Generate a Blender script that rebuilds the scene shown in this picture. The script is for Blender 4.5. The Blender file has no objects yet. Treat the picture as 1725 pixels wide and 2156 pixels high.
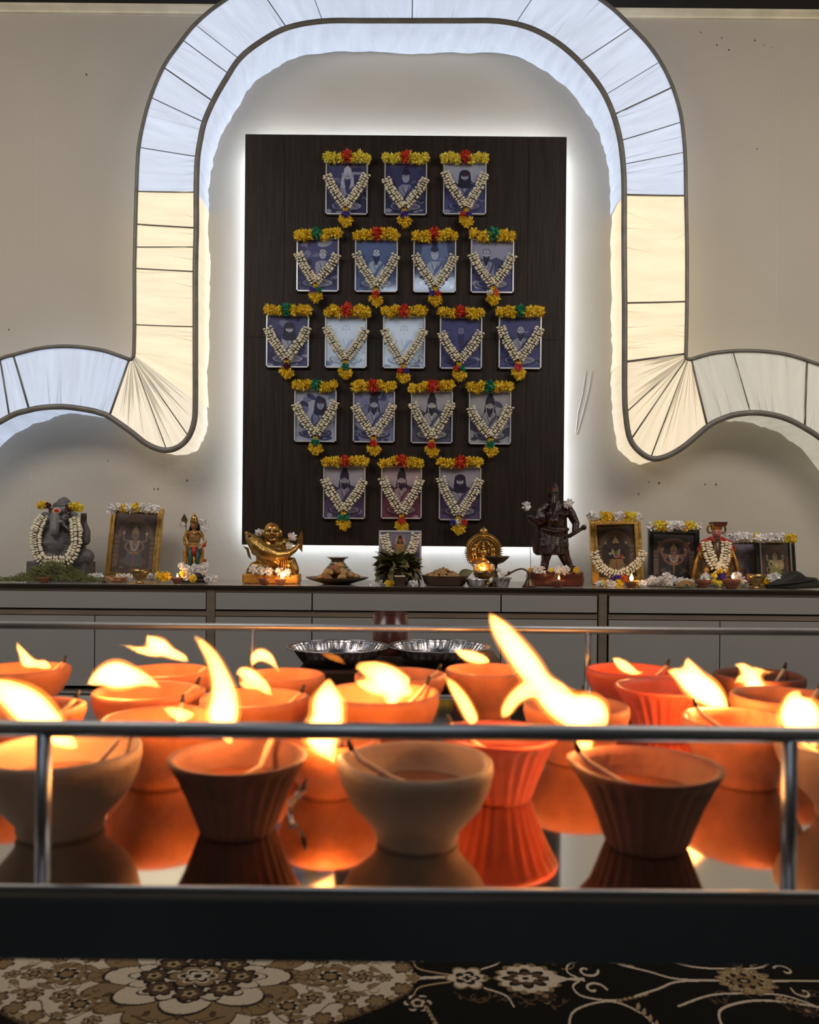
import bpy, bmesh, math, random
import numpy as np
from mathutils import Vector, Matrix, Euler

random.seed(7)
S = bpy.context.scene
COL = S.collection
PI = math.pi

# ------------------------------------------------------------ camera
CAMZ, FPX, CX, HY, TH = 0.53, 1650.0, 862.5, 1144.0, math.radians(0.5)
cd = bpy.data.cameras.new('camera')
cam = bpy.data.objects.new('camera', cd); COL.objects.link(cam)
cd.sensor_fit = 'HORIZONTAL'; cd.sensor_width = 24.0
cd.lens = 24.0 * FPX / 1725.0
cd.shift_y = (HY - 1078.0) / 1725.0
cd.clip_start = 0.02; cd.clip_end = 50
cam.location = (0, 0, CAMZ); cam.rotation_euler = (PI / 2, -TH, 0)
cd.dof.use_dof = True; cd.dof.focus_distance = 3.15; cd.dof.aperture_fstop = 9.0
S.camera = cam

# ------------------------------------------------------------ exposure, world
S.view_settings.view_transform = 'Standard'; S.view_settings.look = 'None'
S.view_settings.gamma = 1.0; S.view_settings.use_curve_mapping = False
S.view_settings.exposure = 0.0
S.cycles.volume_bounces = 0
S.cycles.transparent_max_bounces = 24
S.cycles.max_bounces = 7
S.cycles.sample_clamp_indirect = 4.0
w = bpy.data.worlds.new('world'); S.world = w; w.use_nodes = True
w.node_tree.nodes['Background'].inputs[0].default_value = (0.9, 0.93, 1.0, 1)
w.node_tree.nodes['Background'].inputs[1].default_value = 0.02

ROOM_X, ROOM_Y0, WALL_Y, CEIL_Z = 2.7, -3.6, 3.3, CAMZ + 2.243
# unseen ceiling panels of the hall and four added washers (x, y, size x, size y, watts, colour); their housings are built further down
UNSEEN_PANELS = [(-0.42, -2.40, 1.25, 2.0, 13, (0.80, 0.90, 1.0), 0),
                  (0.0, -0.32, 0.85, 0.4, 4, (0.78, 0.88, 1.0), 0),
                  (-2.15, 1.15, 0.9, 0.8, 17, (1.0, 0.90, 0.78), 42), (2.15, 1.15, 0.9, 0.8, 20, (1.0, 0.86, 0.72), 42),
                  (-1.30, 1.15, 0.7, 0.8, 13, (1.0, 0.95, 0.92), 42), (1.30, 1.15, 0.7, 0.8, 13, (1.0, 0.94, 0.88), 42)]
# the last four are unseen washers, added and tilted to light the altar wall

def lamp(name, kind, loc, power, color, rot=(0, 0, 0), size=0.1, size_y=None, parent=None):
    l = bpy.data.lights.new(name, kind); l.energy = power; l.color = color
    if kind == 'AREA':
        l.shape = 'RECTANGLE'; l.size = size; l.size_y = size_y or size
    else:
        l.shadow_soft_size = size
    o = bpy.data.objects.new(name, l); COL.objects.link(o)
    o.location = loc; o.rotation_euler = rot
    if parent: o.parent = parent
    return o
for (x, y, sx, sy, p, c, tilt) in UNSEEN_PANELS:
    lamp('unseen_panel_lamp', 'AREA', (x, y, CEIL_Z - (0.36 if tilt else 0.035)), p, c, (math.radians(tilt), 0, 0), sx - 0.06, sy - 0.06)

# ------------------------------------------------------------ helpers
def at(px, py, Y):
    """the point at distance Y that the photograph shows at pixel (px, py)"""
    dx, dy = px - CX, py - HY
    X = dx * math.cos(TH) + dy * math.sin(TH)
    D = -dx * math.sin(TH) + dy * math.cos(TH)
    return Vector((X * Y / FPX, Y, CAMZ - D * Y / FPX))

def wloc(o):
    v = Vector((0, 0, 0))
    while o is not None:
        v += Vector(o.location); o = o.parent
    return v

def link(name, me, parent=None, mat=None):
    o = bpy.data.objects.new(name, me); COL.objects.link(o)
    if parent is not None: o.parent = parent
    if mat is not None and not me.materials: me.materials.append(mat)
    return o

def tag(o, label=None, cat=None, group=None, kind=None):
    if label: o['label'] = label
    if cat: o['category'] = cat
    if group: o['group'] = group
    if kind: o['kind'] = kind
    return o

def thing(name, loc, label, cat, group=None):
    o = bpy.data.objects.new(name, None); COL.objects.link(o); o.location = loc
    o.empty_display_size = 0.05
    return tag(o, label, cat, group)

class MB:
    def __init__(s): s.v = []; s.f = []
    def add(s, vs, fs):
        n = len(s.v); s.v.extend([tuple(v) for v in vs]); s.f.extend([tuple(i + n for i in f) for f in fs]); return s
    def box(s, lo, hi, M=None):
        (a, b, c), (d, e, f) = lo, hi
        vs = [Vector(p) for p in ((a,b,c),(d,b,c),(d,e,c),(a,e,c),(a,b,f),(d,b,f),(d,e,f),(a,e,f))]
        if M is not None: vs = [M @ v for v in vs]
        return s.add(vs, [(0,3,2,1),(4,5,6,7),(0,1,5,4),(1,2,6,5),(2,3,7,6),(3,0,4,7)])
    def tube(s, pts, radii, n=8, cap=True, flat=1.0, flatdir=None):
        pts = [Vector(p) for p in pts]
        if not hasattr(radii, '__len__'): radii = [radii] * len(pts)
        rows = []; up = None
        for i, p in enumerate(pts):
            t = (pts[min(i + 1, len(pts) - 1)] - pts[max(i - 1, 0)])
            t = t.normalized() if t.length > 1e-9 else Vector((0, 0, 1))
            if up is None:
                up = Vector((0, 1, 0)) if abs(t.y) < 0.9 else Vector((1, 0, 0))
            u = (up - t * up.dot(t))
            u = u.normalized() if u.length > 1e-6 else t.orthogonal().normalized()
            up = u; b = t.cross(u)
            rows.append([p + (u * math.cos(2*PI*k/n) * flat + b * math.sin(2*PI*k/n)) * radii[i] for k in range(n)])
        vs = [v for r in rows for v in r]
        fs = [(i*n+k, i*n+(k+1) % n, (i+1)*n+(k+1) % n, (i+1)*n+k) for i in range(len(pts)-1) for k in range(n)]
        if cap:
            fs.append(tuple(range(n))[::-1]); fs.append(tuple((len(pts)-1)*n + k for k in range(n)))
        return s.add(vs, fs)
    def lathe(s, prof, c=(0, 0, 0), n=32, rf=None, closed=False):
        c = Vector(c); vs = []; fs = []
        for i, (r, z) in enumerate(prof):
            for k in range(n):
                a = 2*PI*k/n; rr = r * (rf(a, i / max(1, len(prof)-1), r) if rf else 1)
                vs.append(c + Vector((rr*math.cos(a), rr*math.sin(a), z)))
        m = len(prof)
        for i in range(m - 1):
            for k in range(n): fs.append((i*n+k, i*n+(k+1) % n, (i+1)*n+(k+1) % n, (i+1)*n+k))
        if not closed:
            if prof[0][0] > 1e-5: fs.append(tuple(range(n))[::-1])
            if prof[-1][0] > 1e-5: fs.append(tuple((m-1)*n + k for k in range(n)))
        return s.add(vs, fs)
    def ell(s, c, r, rot=None, nu=12, nv=8):
        c = Vector(c); R = Euler(rot).to_matrix() if rot else None
        vs = []; fs = []
        for j in range(1, nv):
            ph = PI * j / nv
            for k in range(nu):
                a = 2*PI*k/nu
                p = Vector((r[0]*math.sin(ph)*math.cos(a), r[1]*math.sin(ph)*math.sin(a), r[2]*math.cos(ph)))
                vs.append(c + (R @ p if R else p))
        top = Vector((0, 0, r[2])); bot = Vector((0, 0, -r[2]))
        vs.append(c + (R @ top if R else top)); vs.append(c + (R @ bot if R else bot))
        T, B = len(vs) - 2, len(vs) - 1
        for k in range(nu):
            fs.append((T, k, (k+1) % nu)); fs.append((B, (nv-2)*nu+(k+1) % nu, (nv-2)*nu+k))
        for j in range(nv - 2):
            for k in range(nu): fs.append((j*nu+k, (j+1)*nu+k, (j+1)*nu+(k+1) % nu, j*nu+(k+1) % nu))
        return s.add(vs, fs)
    def prism(s, poly, y0, y1):
        """poly: (x, z) outline, extruded along y"""
        n = len(poly)
        vs = [(x, y0, z) for x, z in poly] + [(x, y1, z) for x, z in poly]
        fs = [tuple(range(n)), tuple(range(2*n-1, n-1, -1))] + [(k, k+n, (k+1) % n + n, (k+1) % n) for k in range(n)]
        return s.add(vs, fs)
    def grid(s, rows):
        n = len(rows[0])
        return s.add([v for r in rows for v in r], [(i*n+k, i*n+k+1, (i+1)*n+k+1, (i+1)*n+k) for i in range(len(rows)-1) for k in range(n-1)])
    def mesh(s, name, mat=None, smooth=False, off=(0, 0, 0)):
        me = bpy.data.meshes.new(name)
        o = Vector(off)
        me.from_pydata([Vector(v) - o for v in s.v], [], s.f)
        if mat: me.materials.append(mat)
        if smooth: me.polygons.foreach_set('use_smooth', [True] * len(me.polygons))
        me.update(); return me
    def build(s, name, mat, parent=None, smooth=False):
        """vertices are in world space"""
        return link(name, s.mesh(name, mat, smooth, wloc(parent)), parent)
    def solid(s, name, mat, parent=None, voxel=0.003, smooth=2):
        """fuse the pieces into one continuous skin"""
        o = link(name + '_tmp', s.mesh('tmp'))
        m = o.modifiers.new('r', 'REMESH'); m.mode = 'VOXEL'; m.voxel_size = voxel
        if smooth:
            m2 = o.modifiers.new('s', 'SMOOTH'); m2.factor = 0.5; m2.iterations = smooth
        dg = bpy.context.evaluated_depsgraph_get()
        me = bpy.data.meshes.new_from_object(o.evaluated_get(dg))
        bpy.data.objects.remove(o)
        me.name = name; me.materials.clear(); me.materials.append(mat)
        me.transform(Matrix.Translation(-wloc(parent)))
        me.polygons.foreach_set('use_smooth', [True] * len(me.polygons)); me.update()
        return link(name, me, parent)

def crom(P, n=6):
    P = [np.array(p, float) for p in P]; out = []
    for i in range(len(P) - 1):
        p0, p1, p2, p3 = P[max(i-1, 0)], P[i], P[i+1], P[min(i+2, len(P)-1)]
        for k in range(n):
            t = k / n
            out.append(0.5*((2*p1)+(-p0+p2)*t+(2*p0-5*p1+4*p2-p3)*t*t+(-p0+3*p1-3*p2+p3)*t**3))
    out.append(P[-1]); return out

# ------------------------------------------------------------ materials
def mat(name, color, rough=0.6, metal=0.0, spec=0.5, noise=0.0, nscale=20, bump=0.0, bscale=60, stretch=(1, 1, 1), emit=None, estr=0.0, coat=0.0, dark=None):
    m = bpy.data.materials.new(name); m.use_nodes = True; nt = m.node_tree; P = nt.nodes['Principled BSDF']
    P.inputs['Base Color'].default_value = (*color, 1); P.inputs['Roughness'].default_value = rough
    P.inputs['Metallic'].default_value = metal; P.inputs['Specular IOR Level'].default_value = spec
    P.inputs['Coat Weight'].default_value = coat
    tc = nt.nodes.new('ShaderNodeTexCoord'); mp = nt.nodes.new('ShaderNodeMapping'); mp.inputs['Scale'].default_value = stretch
    nt.links.new(tc.outputs['Object'], mp.inputs[0])
    if noise > 0:
        n = nt.nodes.new('ShaderNodeTexNoise'); n.inputs['Scale'].default_value = nscale; n.inputs['Detail'].default_value = 4
        nt.links.new(mp.outputs[0], n.inputs['Vector'])
        mx = nt.nodes.new('ShaderNodeMix'); mx.data_type = 'RGBA'
        d = dark or tuple(c * (1 - noise) for c in color); l = tuple(min(1, c * (1 + noise)) for c in color)
        mx.inputs[6].default_value = (*d, 1); mx.inputs[7].default_value = (*l, 1)
        r = nt.nodes.new('ShaderNodeMapRange'); r.inputs[1].default_value = 0.3; r.inputs[2].default_value = 0.7
        nt.links.new(n.outputs['Fac'], r.inputs[0]); nt.links.new(r.outputs[0], mx.inputs[0])
        nt.links.new(mx.outputs[2], P.inputs['Base Color'])
    if bump > 0:
        n = nt.nodes.new('ShaderNodeTexNoise'); n.inputs['Scale'].default_value = bscale; n.inputs['Detail'].default_value = 3
        nt.links.new(mp.outputs[0], n.inputs['Vector'])
        b = nt.nodes.new('ShaderNodeBump'); b.inputs['Strength'].default_value = bump; b.inputs['Distance'].default_value = 0.004
        nt.links.new(n.outputs['Fac'], b.inputs['Height']); nt.links.new(b.outputs[0], P.inputs['Normal'])
    if emit:
        P.inputs['Emission Color'].default_value = (*emit, 1); P.inputs['Emission Strength'].default_value = estr
    return m

def vcol_mat(name, rough=0.5, coat=0.0, noise=0.0, bump=0.0, spec=0.5):
    m = bpy.data.materials.new(name); m.use_nodes = True; nt = m.node_tree; P = nt.nodes['Principled BSDF']
    a = nt.nodes.new('ShaderNodeVertexColor'); a.layer_name = 'Col'
    P.inputs['Roughness'].default_value = rough; P.inputs['Coat Weight'].default_value = coat; P.inputs['Specular IOR Level'].default_value = spec
    if noise:
        n = nt.nodes.new('ShaderNodeTexNoise'); n.inputs['Scale'].default_value = 700
        tc = nt.nodes.new('ShaderNodeTexCoord'); nt.links.new(tc.outputs['Object'], n.inputs['Vector'])
        r = nt.nodes.new('ShaderNodeMapRange'); r.inputs[3].default_value = 1 - noise; r.inputs[4].default_value = 1 + noise
        nt.links.new(n.outputs['Fac'], r.inputs[0])
        v = nt.nodes.new('ShaderNodeVectorMath'); v.operation = 'SCALE'
        nt.links.new(a.outputs[0], v.inputs[0]); nt.links.new(r.outputs[0], v.inputs['Scale'])
        nt.links.new(v.outputs[0], P.inputs['Base Color'])
        if bump:
            b = nt.nodes.new('ShaderNodeBump'); b.inputs['Strength'].default_value = bump; b.inputs['Distance'].default_value = 0.003
            nt.links.new(n.outputs['Fac'], b.inputs['Height']); nt.links.new(b.outputs[0], P.inputs['Normal'])
    else:
        nt.links.new(a.outputs[0], P.inputs['Base Color'])
    return m

def emission(name, color, strength):
    m = bpy.data.materials.new(name); m.use_nodes = True; nt = m.node_tree; nt.nodes.clear()
    e = nt.nodes.new('ShaderNodeEmission'); o = nt.nodes.new('ShaderNodeOutputMaterial')
    e.inputs[0].default_value = (*color, 1); e.inputs[1].default_value = strength
    nt.links.new(e.outputs[0], o.inputs[0]); return m

def flame_mat(name, color, strength):
    """glowing gas: emission per metre of flame, nothing on the skin"""
    m = bpy.data.materials.new(name); m.use_nodes = True; nt = m.node_tree; nt.nodes.clear()
    e = nt.nodes.new('ShaderNodeEmission'); o = nt.nodes.new('ShaderNodeOutputMaterial')
    e.inputs[0].default_value = (*color, 1); e.inputs[1].default_value = strength
    nt.links.new(e.outputs[0], o.inputs['Volume']); return m

def glass_pane_mat():
    m = bpy.data.materials.new('picture_glass'); m.use_nodes = True; nt = m.node_tree; nt.nodes.clear()
    o = nt.nodes.new('ShaderNodeOutputMaterial'); mx = nt.nodes.new('ShaderNodeMixShader')
    t = nt.nodes.new('ShaderNodeBsdfTransparent'); g = nt.nodes.new('ShaderNodeBsdfGlossy'); g.inputs['Roughness'].default_value = 0.06
    lw = nt.nodes.new('ShaderNodeLayerWeight'); lw.inputs[0].default_value = 0.5   # reflectance rising towards grazing, same from both sides
    pw_ = nt.nodes.new('ShaderNodeMath'); pw_.operation = 'POWER'; pw_.inputs[1].default_value = 4.0; nt.links.new(lw.outputs['Facing'], pw_.inputs[0])
    f = nt.nodes.new('ShaderNodeMath'); f.operation = 'MULTIPLY_ADD'; f.inputs[1].default_value = 0.85; f.inputs[2].default_value = 0.13; nt.links.new(pw_.outputs[0], f.inputs[0])
    n = nt.nodes.new('ShaderNodeTexNoise'); n.inputs['Scale'].default_value = 14; tc = nt.nodes.new('ShaderNodeTexCoord')
    nt.links.new(tc.outputs['Object'], n.inputs['Vector'])
    b = nt.nodes.new('ShaderNodeBump'); b.inputs['Strength'].default_value = 0.03; b.inputs['Distance'].default_value = 0.004
    nt.links.new(n.outputs['Fac'], b.inputs['Height']); nt.links.new(b.outputs[0], g.inputs['Normal'])
    nt.links.new(f.outputs[0], mx.inputs[0]); nt.links.new(t.outputs[0], mx.inputs[1]); nt.links.new(g.outputs[0], mx.inputs[2])
    nt.links.new(mx.outputs[0], o.inputs[0]); return m

M = {}
M['wall'] = mat('plaster_wall', (0.50, 0.465, 0.40), 0.75, noise=0.05, nscale=1.5, bump=0.25, bscale=45)
M['cornice'] = mat('cornice_paint', (0.78, 0.72, 0.55), 0.6, noise=0.15, nscale=9)
M['ceiling'] = mat('dark_ceiling', (0.012, 0.011, 0.010), 0.9, noise=0.2, nscale=8)
M['seam'] = mat('wall_joint', (0.62, 0.60, 0.55), 0.6, noise=0.1)
M['crack'] = mat('stain', (0.12, 0.11, 0.10), 0.8, noise=0.2)
M['panel_glow'] = emission('panel_diffuser', (0.85, 0.93, 1.0), 6.0)
M['white_metal'] = mat('white_metal', (0.7, 0.7, 0.7), 0.4, noise=0.03)
M['wood_dark'] = mat('dark_laminate', (0.018, 0.0100, 0.0060), 0.55, spec=0.25, noise=0.45, nscale=9, bump=0.25, bscale=16, stretch=(9, 1, 0.6))
M['cab'] = mat('cabinet_grey', (0.335, 0.325, 0.31), 0.42, noise=0.03, nscale=3)
M['cab_frame'] = mat('cabinet_frame', (0.20, 0.155, 0.115), 0.5, noise=0.12, nscale=6, stretch=(1, 1, 6))
M['cab_gap'] = mat('cabinet_shadow_gap', (0.02, 0.017, 0.014), 0.8, noise=0.1)
M['worktop'] = mat('worktop', (0.34, 0.31, 0.27), 0.12, noise=0.08, nscale=12)
M['worktop_edge'] = mat('worktop_edge', (0.025, 0.02, 0.016), 0.4, noise=0.1)
M['silver'] = mat('silver_frame', (0.75, 0.77, 0.80), 0.3, 0.6, noise=0.05)
M['backing'] = mat('board_backing', (0.05, 0.05, 0.06), 0.8, noise=0.1)
M['gold'] = mat('gold_frame', (0.62, 0.38, 0.10), 0.3, 0.85, noise=0.3, nscale=60, bump=0.3, bscale=250)
M['gold_statue'] = mat('gilt', (0.47, 0.28, 0.075), 0.3, 0.9, noise=0.25, nscale=30, bump=0.25, bscale=150)
M['brass'] = mat('brass', (0.33, 0.22, 0.09), 0.32, 0.9, noise=0.25, nscale=30)
M['brass_dark'] = mat('dark_brass', (0.10, 0.065, 0.035), 0.35, 0.7, noise=0.3, nscale=40)
M['black_frame'] = mat('black_frame', (0.02, 0.02, 0.02), 0.3, noise=0.1)
M['silver_inner'] = mat('chrome_slip', (0.6, 0.6, 0.5), 0.2, 0.9, noise=0.1)
M['glass'] = glass_pane_mat()
M['print'] = vcol_mat('printed_picture', 0.5, noise=0.04)
M['steel'] = mat('tray_steel', (0.66, 0.64, 0.62), 0.06, 1.0, noise=0.04, nscale=4, bump=0.012, bscale=5)
M['steel_skirt'] = mat('tray_skirt_steel', (0.14, 0.15, 0.155), 0.5, 0.7, noise=0.3, nscale=5)
M['steel_rail'] = mat('rail_steel', (0.46, 0.47, 0.49), 0.42, 1.0, noise=0.1, nscale=30)
M['clay'] = mat('terracotta', (0.62, 0.20, 0.075), 0.6, noise=0.22, nscale=40, bump=0.2, bscale=200)
M['clay_red'] = mat('red_terracotta', (0.55, 0.085, 0.035), 0.5, noise=0.22, nscale=40, bump=0.15, bscale=200)
M['clay_cream'] = mat('cream_clay', (0.35, 0.215, 0.13), 0.6, noise=0.12, nscale=40, bump=0.15, bscale=200)
M['clay_dark'] = mat('dark_clay', (0.17, 0.052, 0.025), 0.7, noise=0.25, nscale=40, bump=0.15, bscale=200)
M['oil'] = mat('lamp_oil', (0.20, 0.045, 0.012), 0.05, noise=0.1)
M['wick'] = mat('cotton_wick', (0.65, 0.42, 0.25), 0.8, noise=0.2, nscale=90)
M['char'] = mat('charred_wick', (0.012, 0.010, 0.012), 0.7, noise=0.2)
M['flame'] = flame_mat('flame_gas', (1.0, 0.40, 0.085), 900.0)
M['flame_thin'] = flame_mat('thin_flame_gas', (1.0, 0.28, 0.035), 130.0)
M['flame_small'] = flame_mat('small_flame_gas', (1.0, 0.50, 0.16), 900.0)
M['frame_dark'] = mat('arch_rail', (0.17, 0.16, 0.14), 0.5, 0.2, noise=0.2, nscale=20)
M['led'] = emission('led_strip', (0.80, 0.88, 1.0), 60.0)
M['string'] = mat('thread', (0.45, 0.40, 0.22), 0.8, noise=0.1)
M['jasmine'] = mat('jasmine_bud', (0.86, 0.79, 0.60), 0.6, noise=0.14, nscale=90)
M['jasmine_core'] = mat('garland_core', (0.10, 0.09, 0.045), 0.8, noise=0.2, nscale=80)
FC = {'yellow': (0.92, 0.62, 0.035), 'lemon': (0.93, 0.74, 0.09), 'red': (0.62, 0.045, 0.02), 'green': (0.015, 0.24, 0.13), 'purple': (0.09, 0.04, 0.32),
      'white': (0.93, 0.90, 0.87), 'maroon': (0.10, 0.012, 0.02), 'pink': (0.70, 0.05, 0.09), 'orange': (0.80, 0.16, 0.02)}
for k, c in FC.items(): M['petal_' + k] = mat(k + '_petals', c, 0.6, noise=0.2, nscale=120)

# ------------------------------------------------------------ canvases for flat prints and the carpet weave (colour per vertex)
class Canvas:
    def __init__(s, xs, ys, bg):
        s.xs = np.asarray(xs, float); s.ys = np.asarray(ys, float)
        s.c = np.empty((len(s.ys), len(s.xs), 3)); s.c[:] = bg
    def _win(s, x0, x1, y0, y1):
        i0, i1 = np.searchsorted(s.xs, (x0, x1)); j0, j1 = np.searchsorted(s.ys, (y0, y1))
        return slice(j0, j1), slice(i0, i1)
    def _apply(s, win, mask, col):
        if mask.size: s.c[win][mask] = col
    def ell(s, cx, cy, rx, ry, col, rot=0):
        r = max(rx, ry); w = s._win(cx-r, cx+r, cy-r, cy+r)
        X, Y = np.meshgrid(s.xs[w[1]], s.ys[w[0]]); X = X-cx; Y = Y-cy
        c, q = math.cos(rot), math.sin(rot); U = X*c+Y*q; V = -X*q+Y*c
        s._apply(w, (U/rx)**2+(V/ry)**2 < 1, col)
    def poly(s, P, col):
        P = np.asarray(P, float); w = s._win(P[:, 0].min(), P[:, 0].max(), P[:, 1].min(), P[:, 1].max())
        X, Y = np.meshgrid(s.xs[w[1]], s.ys[w[0]]); m = np.zeros(X.shape, bool)
        for i in range(len(P)):
            (x1, y1), (x2, y2) = P[i-1], P[i]
            if y1 == y2: continue
            m ^= ((y1 > Y) != (y2 > Y)) & (X < (x2-x1)*(Y-y1)/(y2-y1)+x1)
        s._apply(w, m, col)
    def line(s, P, wd, col):
        P = np.asarray(P, float)
        for i in range(len(P)-1):
            (x1, y1), (x2, y2) = P[i], P[i+1]
            w = s._win(min(x1, x2)-wd, max(x1, x2)+wd, min(y1, y2)-wd, max(y1, y2)+wd)
            X, Y = np.meshgrid(s.xs[w[1]], s.ys[w[0]])
            if not X.size: continue
            L = (x2-x1)**2+(y2-y1)**2+1e-12; t = np.clip(((X-x1)*(x2-x1)+(Y-y1)*(y2-y1))/L, 0, 1)
            s._apply(w, (X-x1-t*(x2-x1))**2+(Y-y1-t*(y2-y1))**2 < (wd/2)**2, col)
    def curve(s, P, wd, col, n=8): s.line(crom(P, n), wd, col)
    def lobes(s, cx, cy, rx, ry, n, depth, col, ph=0.0, rot=0.0, pw=1.0):
        r = max(rx, ry)*(1+depth); w = s._win(cx-r, cx+r, cy-r, cy+r)
        X, Y = np.meshgrid(s.xs[w[1]], s.ys[w[0]]); X = X-cx; Y = Y-cy
        c, q = math.cos(rot), math.sin(rot); U = (X*c+Y*q)/rx; V = (-X*q+Y*c)/ry
        a = np.arctan2(V, U); rr = 1-depth+2*depth*np.abs(np.cos(n*a/2+ph))**pw
        s._apply(w, np.hypot(U, V) < rr, col)
    def mesh(s, name, mt, fn):
        """fn(x, y) -> 3-D positions as an (ny, nx, 3) array"""
        ny, nx = len(s.ys), len(s.xs); X, Y = np.meshgrid(s.xs, s.ys); P = fn(X, Y).reshape(-1, 3)
        me = bpy.data.meshes.new(name); me.vertices.add(nx*ny); me.vertices.foreach_set('co', P.ravel())
        i = np.arange(nx*ny).reshape(ny, nx)
        q = np.stack([i[:-1, :-1], i[1:, :-1], i[1:, 1:], i[:-1, 1:]], -1).reshape(-1, 4)
        me.loops.add(q.size); me.loops.foreach_set('vertex_index', q.ravel().astype(np.int32))
        me.polygons.add(len(q)); me.polygons.foreach_set('loop_start', np.arange(0, q.size, 4, dtype=np.int32))
        me.update(calc_edges=True)
        a = me.color_attributes.new('Col', 'FLOAT_COLOR', 'POINT')
        a.data.foreach_set('color', np.concatenate([s.c.reshape(-1, 3), np.ones((nx*ny, 1))], 1).ravel())
        me.materials.append(mt); return me

# ------------------------------------------------------------ the room
def struct(name, mb, m, **k): return tag(mb.build(name, m, **k), kind='structure')
wall = struct('wall_back', MB().box((-ROOM_X, WALL_Y, 0), (ROOM_X, WALL_Y+0.1, CEIL_Z)), M['wall'])
struct('wall_left', MB().box((-ROOM_X-0.1, ROOM_Y0, 0), (-ROOM_X, WALL_Y, CEIL_Z)), M['wall'])
struct('wall_right', MB().box((ROOM_X, ROOM_Y0, 0), (ROOM_X+0.1, WALL_Y, CEIL_Z)), M['wall'])
M['wall_far'] = mat('dark_hall_wall', (0.06, 0.055, 0.05), 0.8, noise=0.2, nscale=3)
struct('wall_front', MB().box((-ROOM_X, ROOM_Y0-0.1, 0), (ROOM_X, ROOM_Y0, CEIL_Z)), M['wall_far'])
struct('ceiling', MB().box((-ROOM_X, ROOM_Y0, CEIL_Z), (ROOM_X, WALL_Y+0.1, CEIL_Z+0.08)), M['ceiling'])
M['floor'] = mat('floor_tile', (0.10, 0.085, 0.07), 0.35, noise=0.2, nscale=4)
struct('floor', MB().box((-ROOM_X, ROOM_Y0, -0.05), (ROOM_X, WALL_Y, 0)), M['floor'])
cz = CEIL_Z
struct('trim_1', MB().prism([(0, 0)], 0, 0) if False else MB().add(
    [(x, y, z) for x in (-ROOM_X, ROOM_X) for (y, z) in ((WALL_Y, cz-0.026), (WALL_Y-0.008, cz-0.026), (WALL_Y-0.012, cz-0.019), (WALL_Y-0.03, cz-0.009), (WALL_Y-0.03, cz), (WALL_Y, cz))],
    [(0,1,2,3,4,5), (11,10,9,8,7,6)] + [(k, k+6, (k+1) % 6+6, (k+1) % 6) for k in range(6)]), M['cornice'])
for (x, y, sx, sy, p, c, tilt) in UNSEEN_PANELS:
    t = thing('unseen_panel_light', (x, y, cz), 'ceiling panel light out of view, %s of the hall' % ('middle' if abs(x) < 0.1 else 'added washer far left' if x < -1.5 else 'added washer far right' if x > 1.5 else 'added washer near left' if x < -.6 else 'added washer near right' if x > .6 else 'rear'), 'light', 'ceiling panel lights')
    f = MB(); a, b = sx/2, sy/2
    for lo, hi in (((-a, -b, -0.03), (a, -b+0.03, 0)), ((-a, b-0.03, -0.03), (a, b, 0)), ((-a, -b, -0.03), (-a+0.03, b, 0)), ((a-0.03, -b, -0.03), (a, b, 0))):
        f.box(Vector(lo)+Vector((x, y, cz)), Vector(hi)+Vector((x, y, cz)))
    f.build('frame', M['white_metal'], t)
    MB().box((x-a+0.02, y-b+0.02, cz-0.02), (x+a-0.02, y+b-0.02, cz-0.01)).build('diffuser', M['white_metal'], t)
    if tilt: t.location.z = cz - 0.325; t.rotation_euler = (math.radians(tilt), 0, 0)

# joints and marks on the plaster
def wall_line(pts, wd, m, name, th=0.0015):
    P = [at(x, y, WALL_Y) for x, y in pts]
    MB().tube([p + Vector((0, -0.0003, 0)) for p in P], wd/2, 6, flat=th/wd*2).build(name, m, wall)
wall_line([(78, 100), (76, 240), (74, 545)], 0.0022, M['seam'], 'wall_joint')
wall_line([(66, 995), (64, 1060), (52, 1215)], 0.0022, M['seam'], 'wall_joint')
wall_line([(1640, 80), (1638, 340), (1636, 655)], 0.0022, M['seam'], 'wall_joint')
wall_line([(0, 26), (480, 36)], 0.003, M['seam'], 'wall_joint')
wall_line([(1300, 36), (1725, 30)], 0.003, M['seam'], 'wall_joint')
for a in ([(1234, 780), (1227, 830), (1217, 870), (1213, 912)], [(1246, 782), (1238, 830), (1225, 880), (1215, 915)]):
    wall_line(a, 0.007, M['wall'], 'peeling_paint', 0.003)
rs = random.Random(3)
for (x, y) in ((1476, 68), (1510, 95), (1520, 80), (1535, 105), (1590, 85), (1610, 95), (1625, 100), (182, 157), (1595, 313), (1367, 1015), (1388, 1017), (1485, 1020), (1508, 1020), (325, 1030), (333, 1030), (228, 970), (19, 694), (394, 1012), (1345, 1040)):
    r = rs.uniform(1.2, 2.6)
    p = at(x, y, WALL_Y)
    MB().ell(p, (0.0018*r, 0.0008, 0.0024*r), nu=8, nv=4).build('wall_spot', M['crack'], wall)

# ------------------------------------------------------------ dark feature board with its backlight
BY = 3.22
b0, b1 = at(509, 1147, BY), at(1194, 288, BY)
board = thing('feature_board', (0, WALL_Y, b0.z), 'tall dark wood grained board on the wall, lit from behind, carrying the nineteen pictures', 'board')
MB().box((b0.x+0.02, BY+0.014, b0.z+0.02), (b1.x-0.02, BY+0.022, b1.z-0.02)).build('backing', M['backing'], board)
xs = [b0.x, at(597, 700, BY).x, at(1110, 700, BY).x, b1.x]; zs = [b0.z, at(860, 713, BY).z, b1.z]
for i in range(3):
    for j in range(2):
        g = 0.0006
        MB().box((xs[i]+g, BY, zs[j]+g), (xs[i+1]-g, BY+0.014, zs[j+1]-g)).build('board_panel', M['wood_dark'], board)
fr = MB()
for x in (b0.x+0.12, 0, b1.x-0.12): fr.box((x-0.02, BY+0.022, b0.z+0.1), (x+0.02, WALL_Y, b1.z-0.1))
fr.build('mounting_batten', M['backing'], board)
i_ = 0.035
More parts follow.
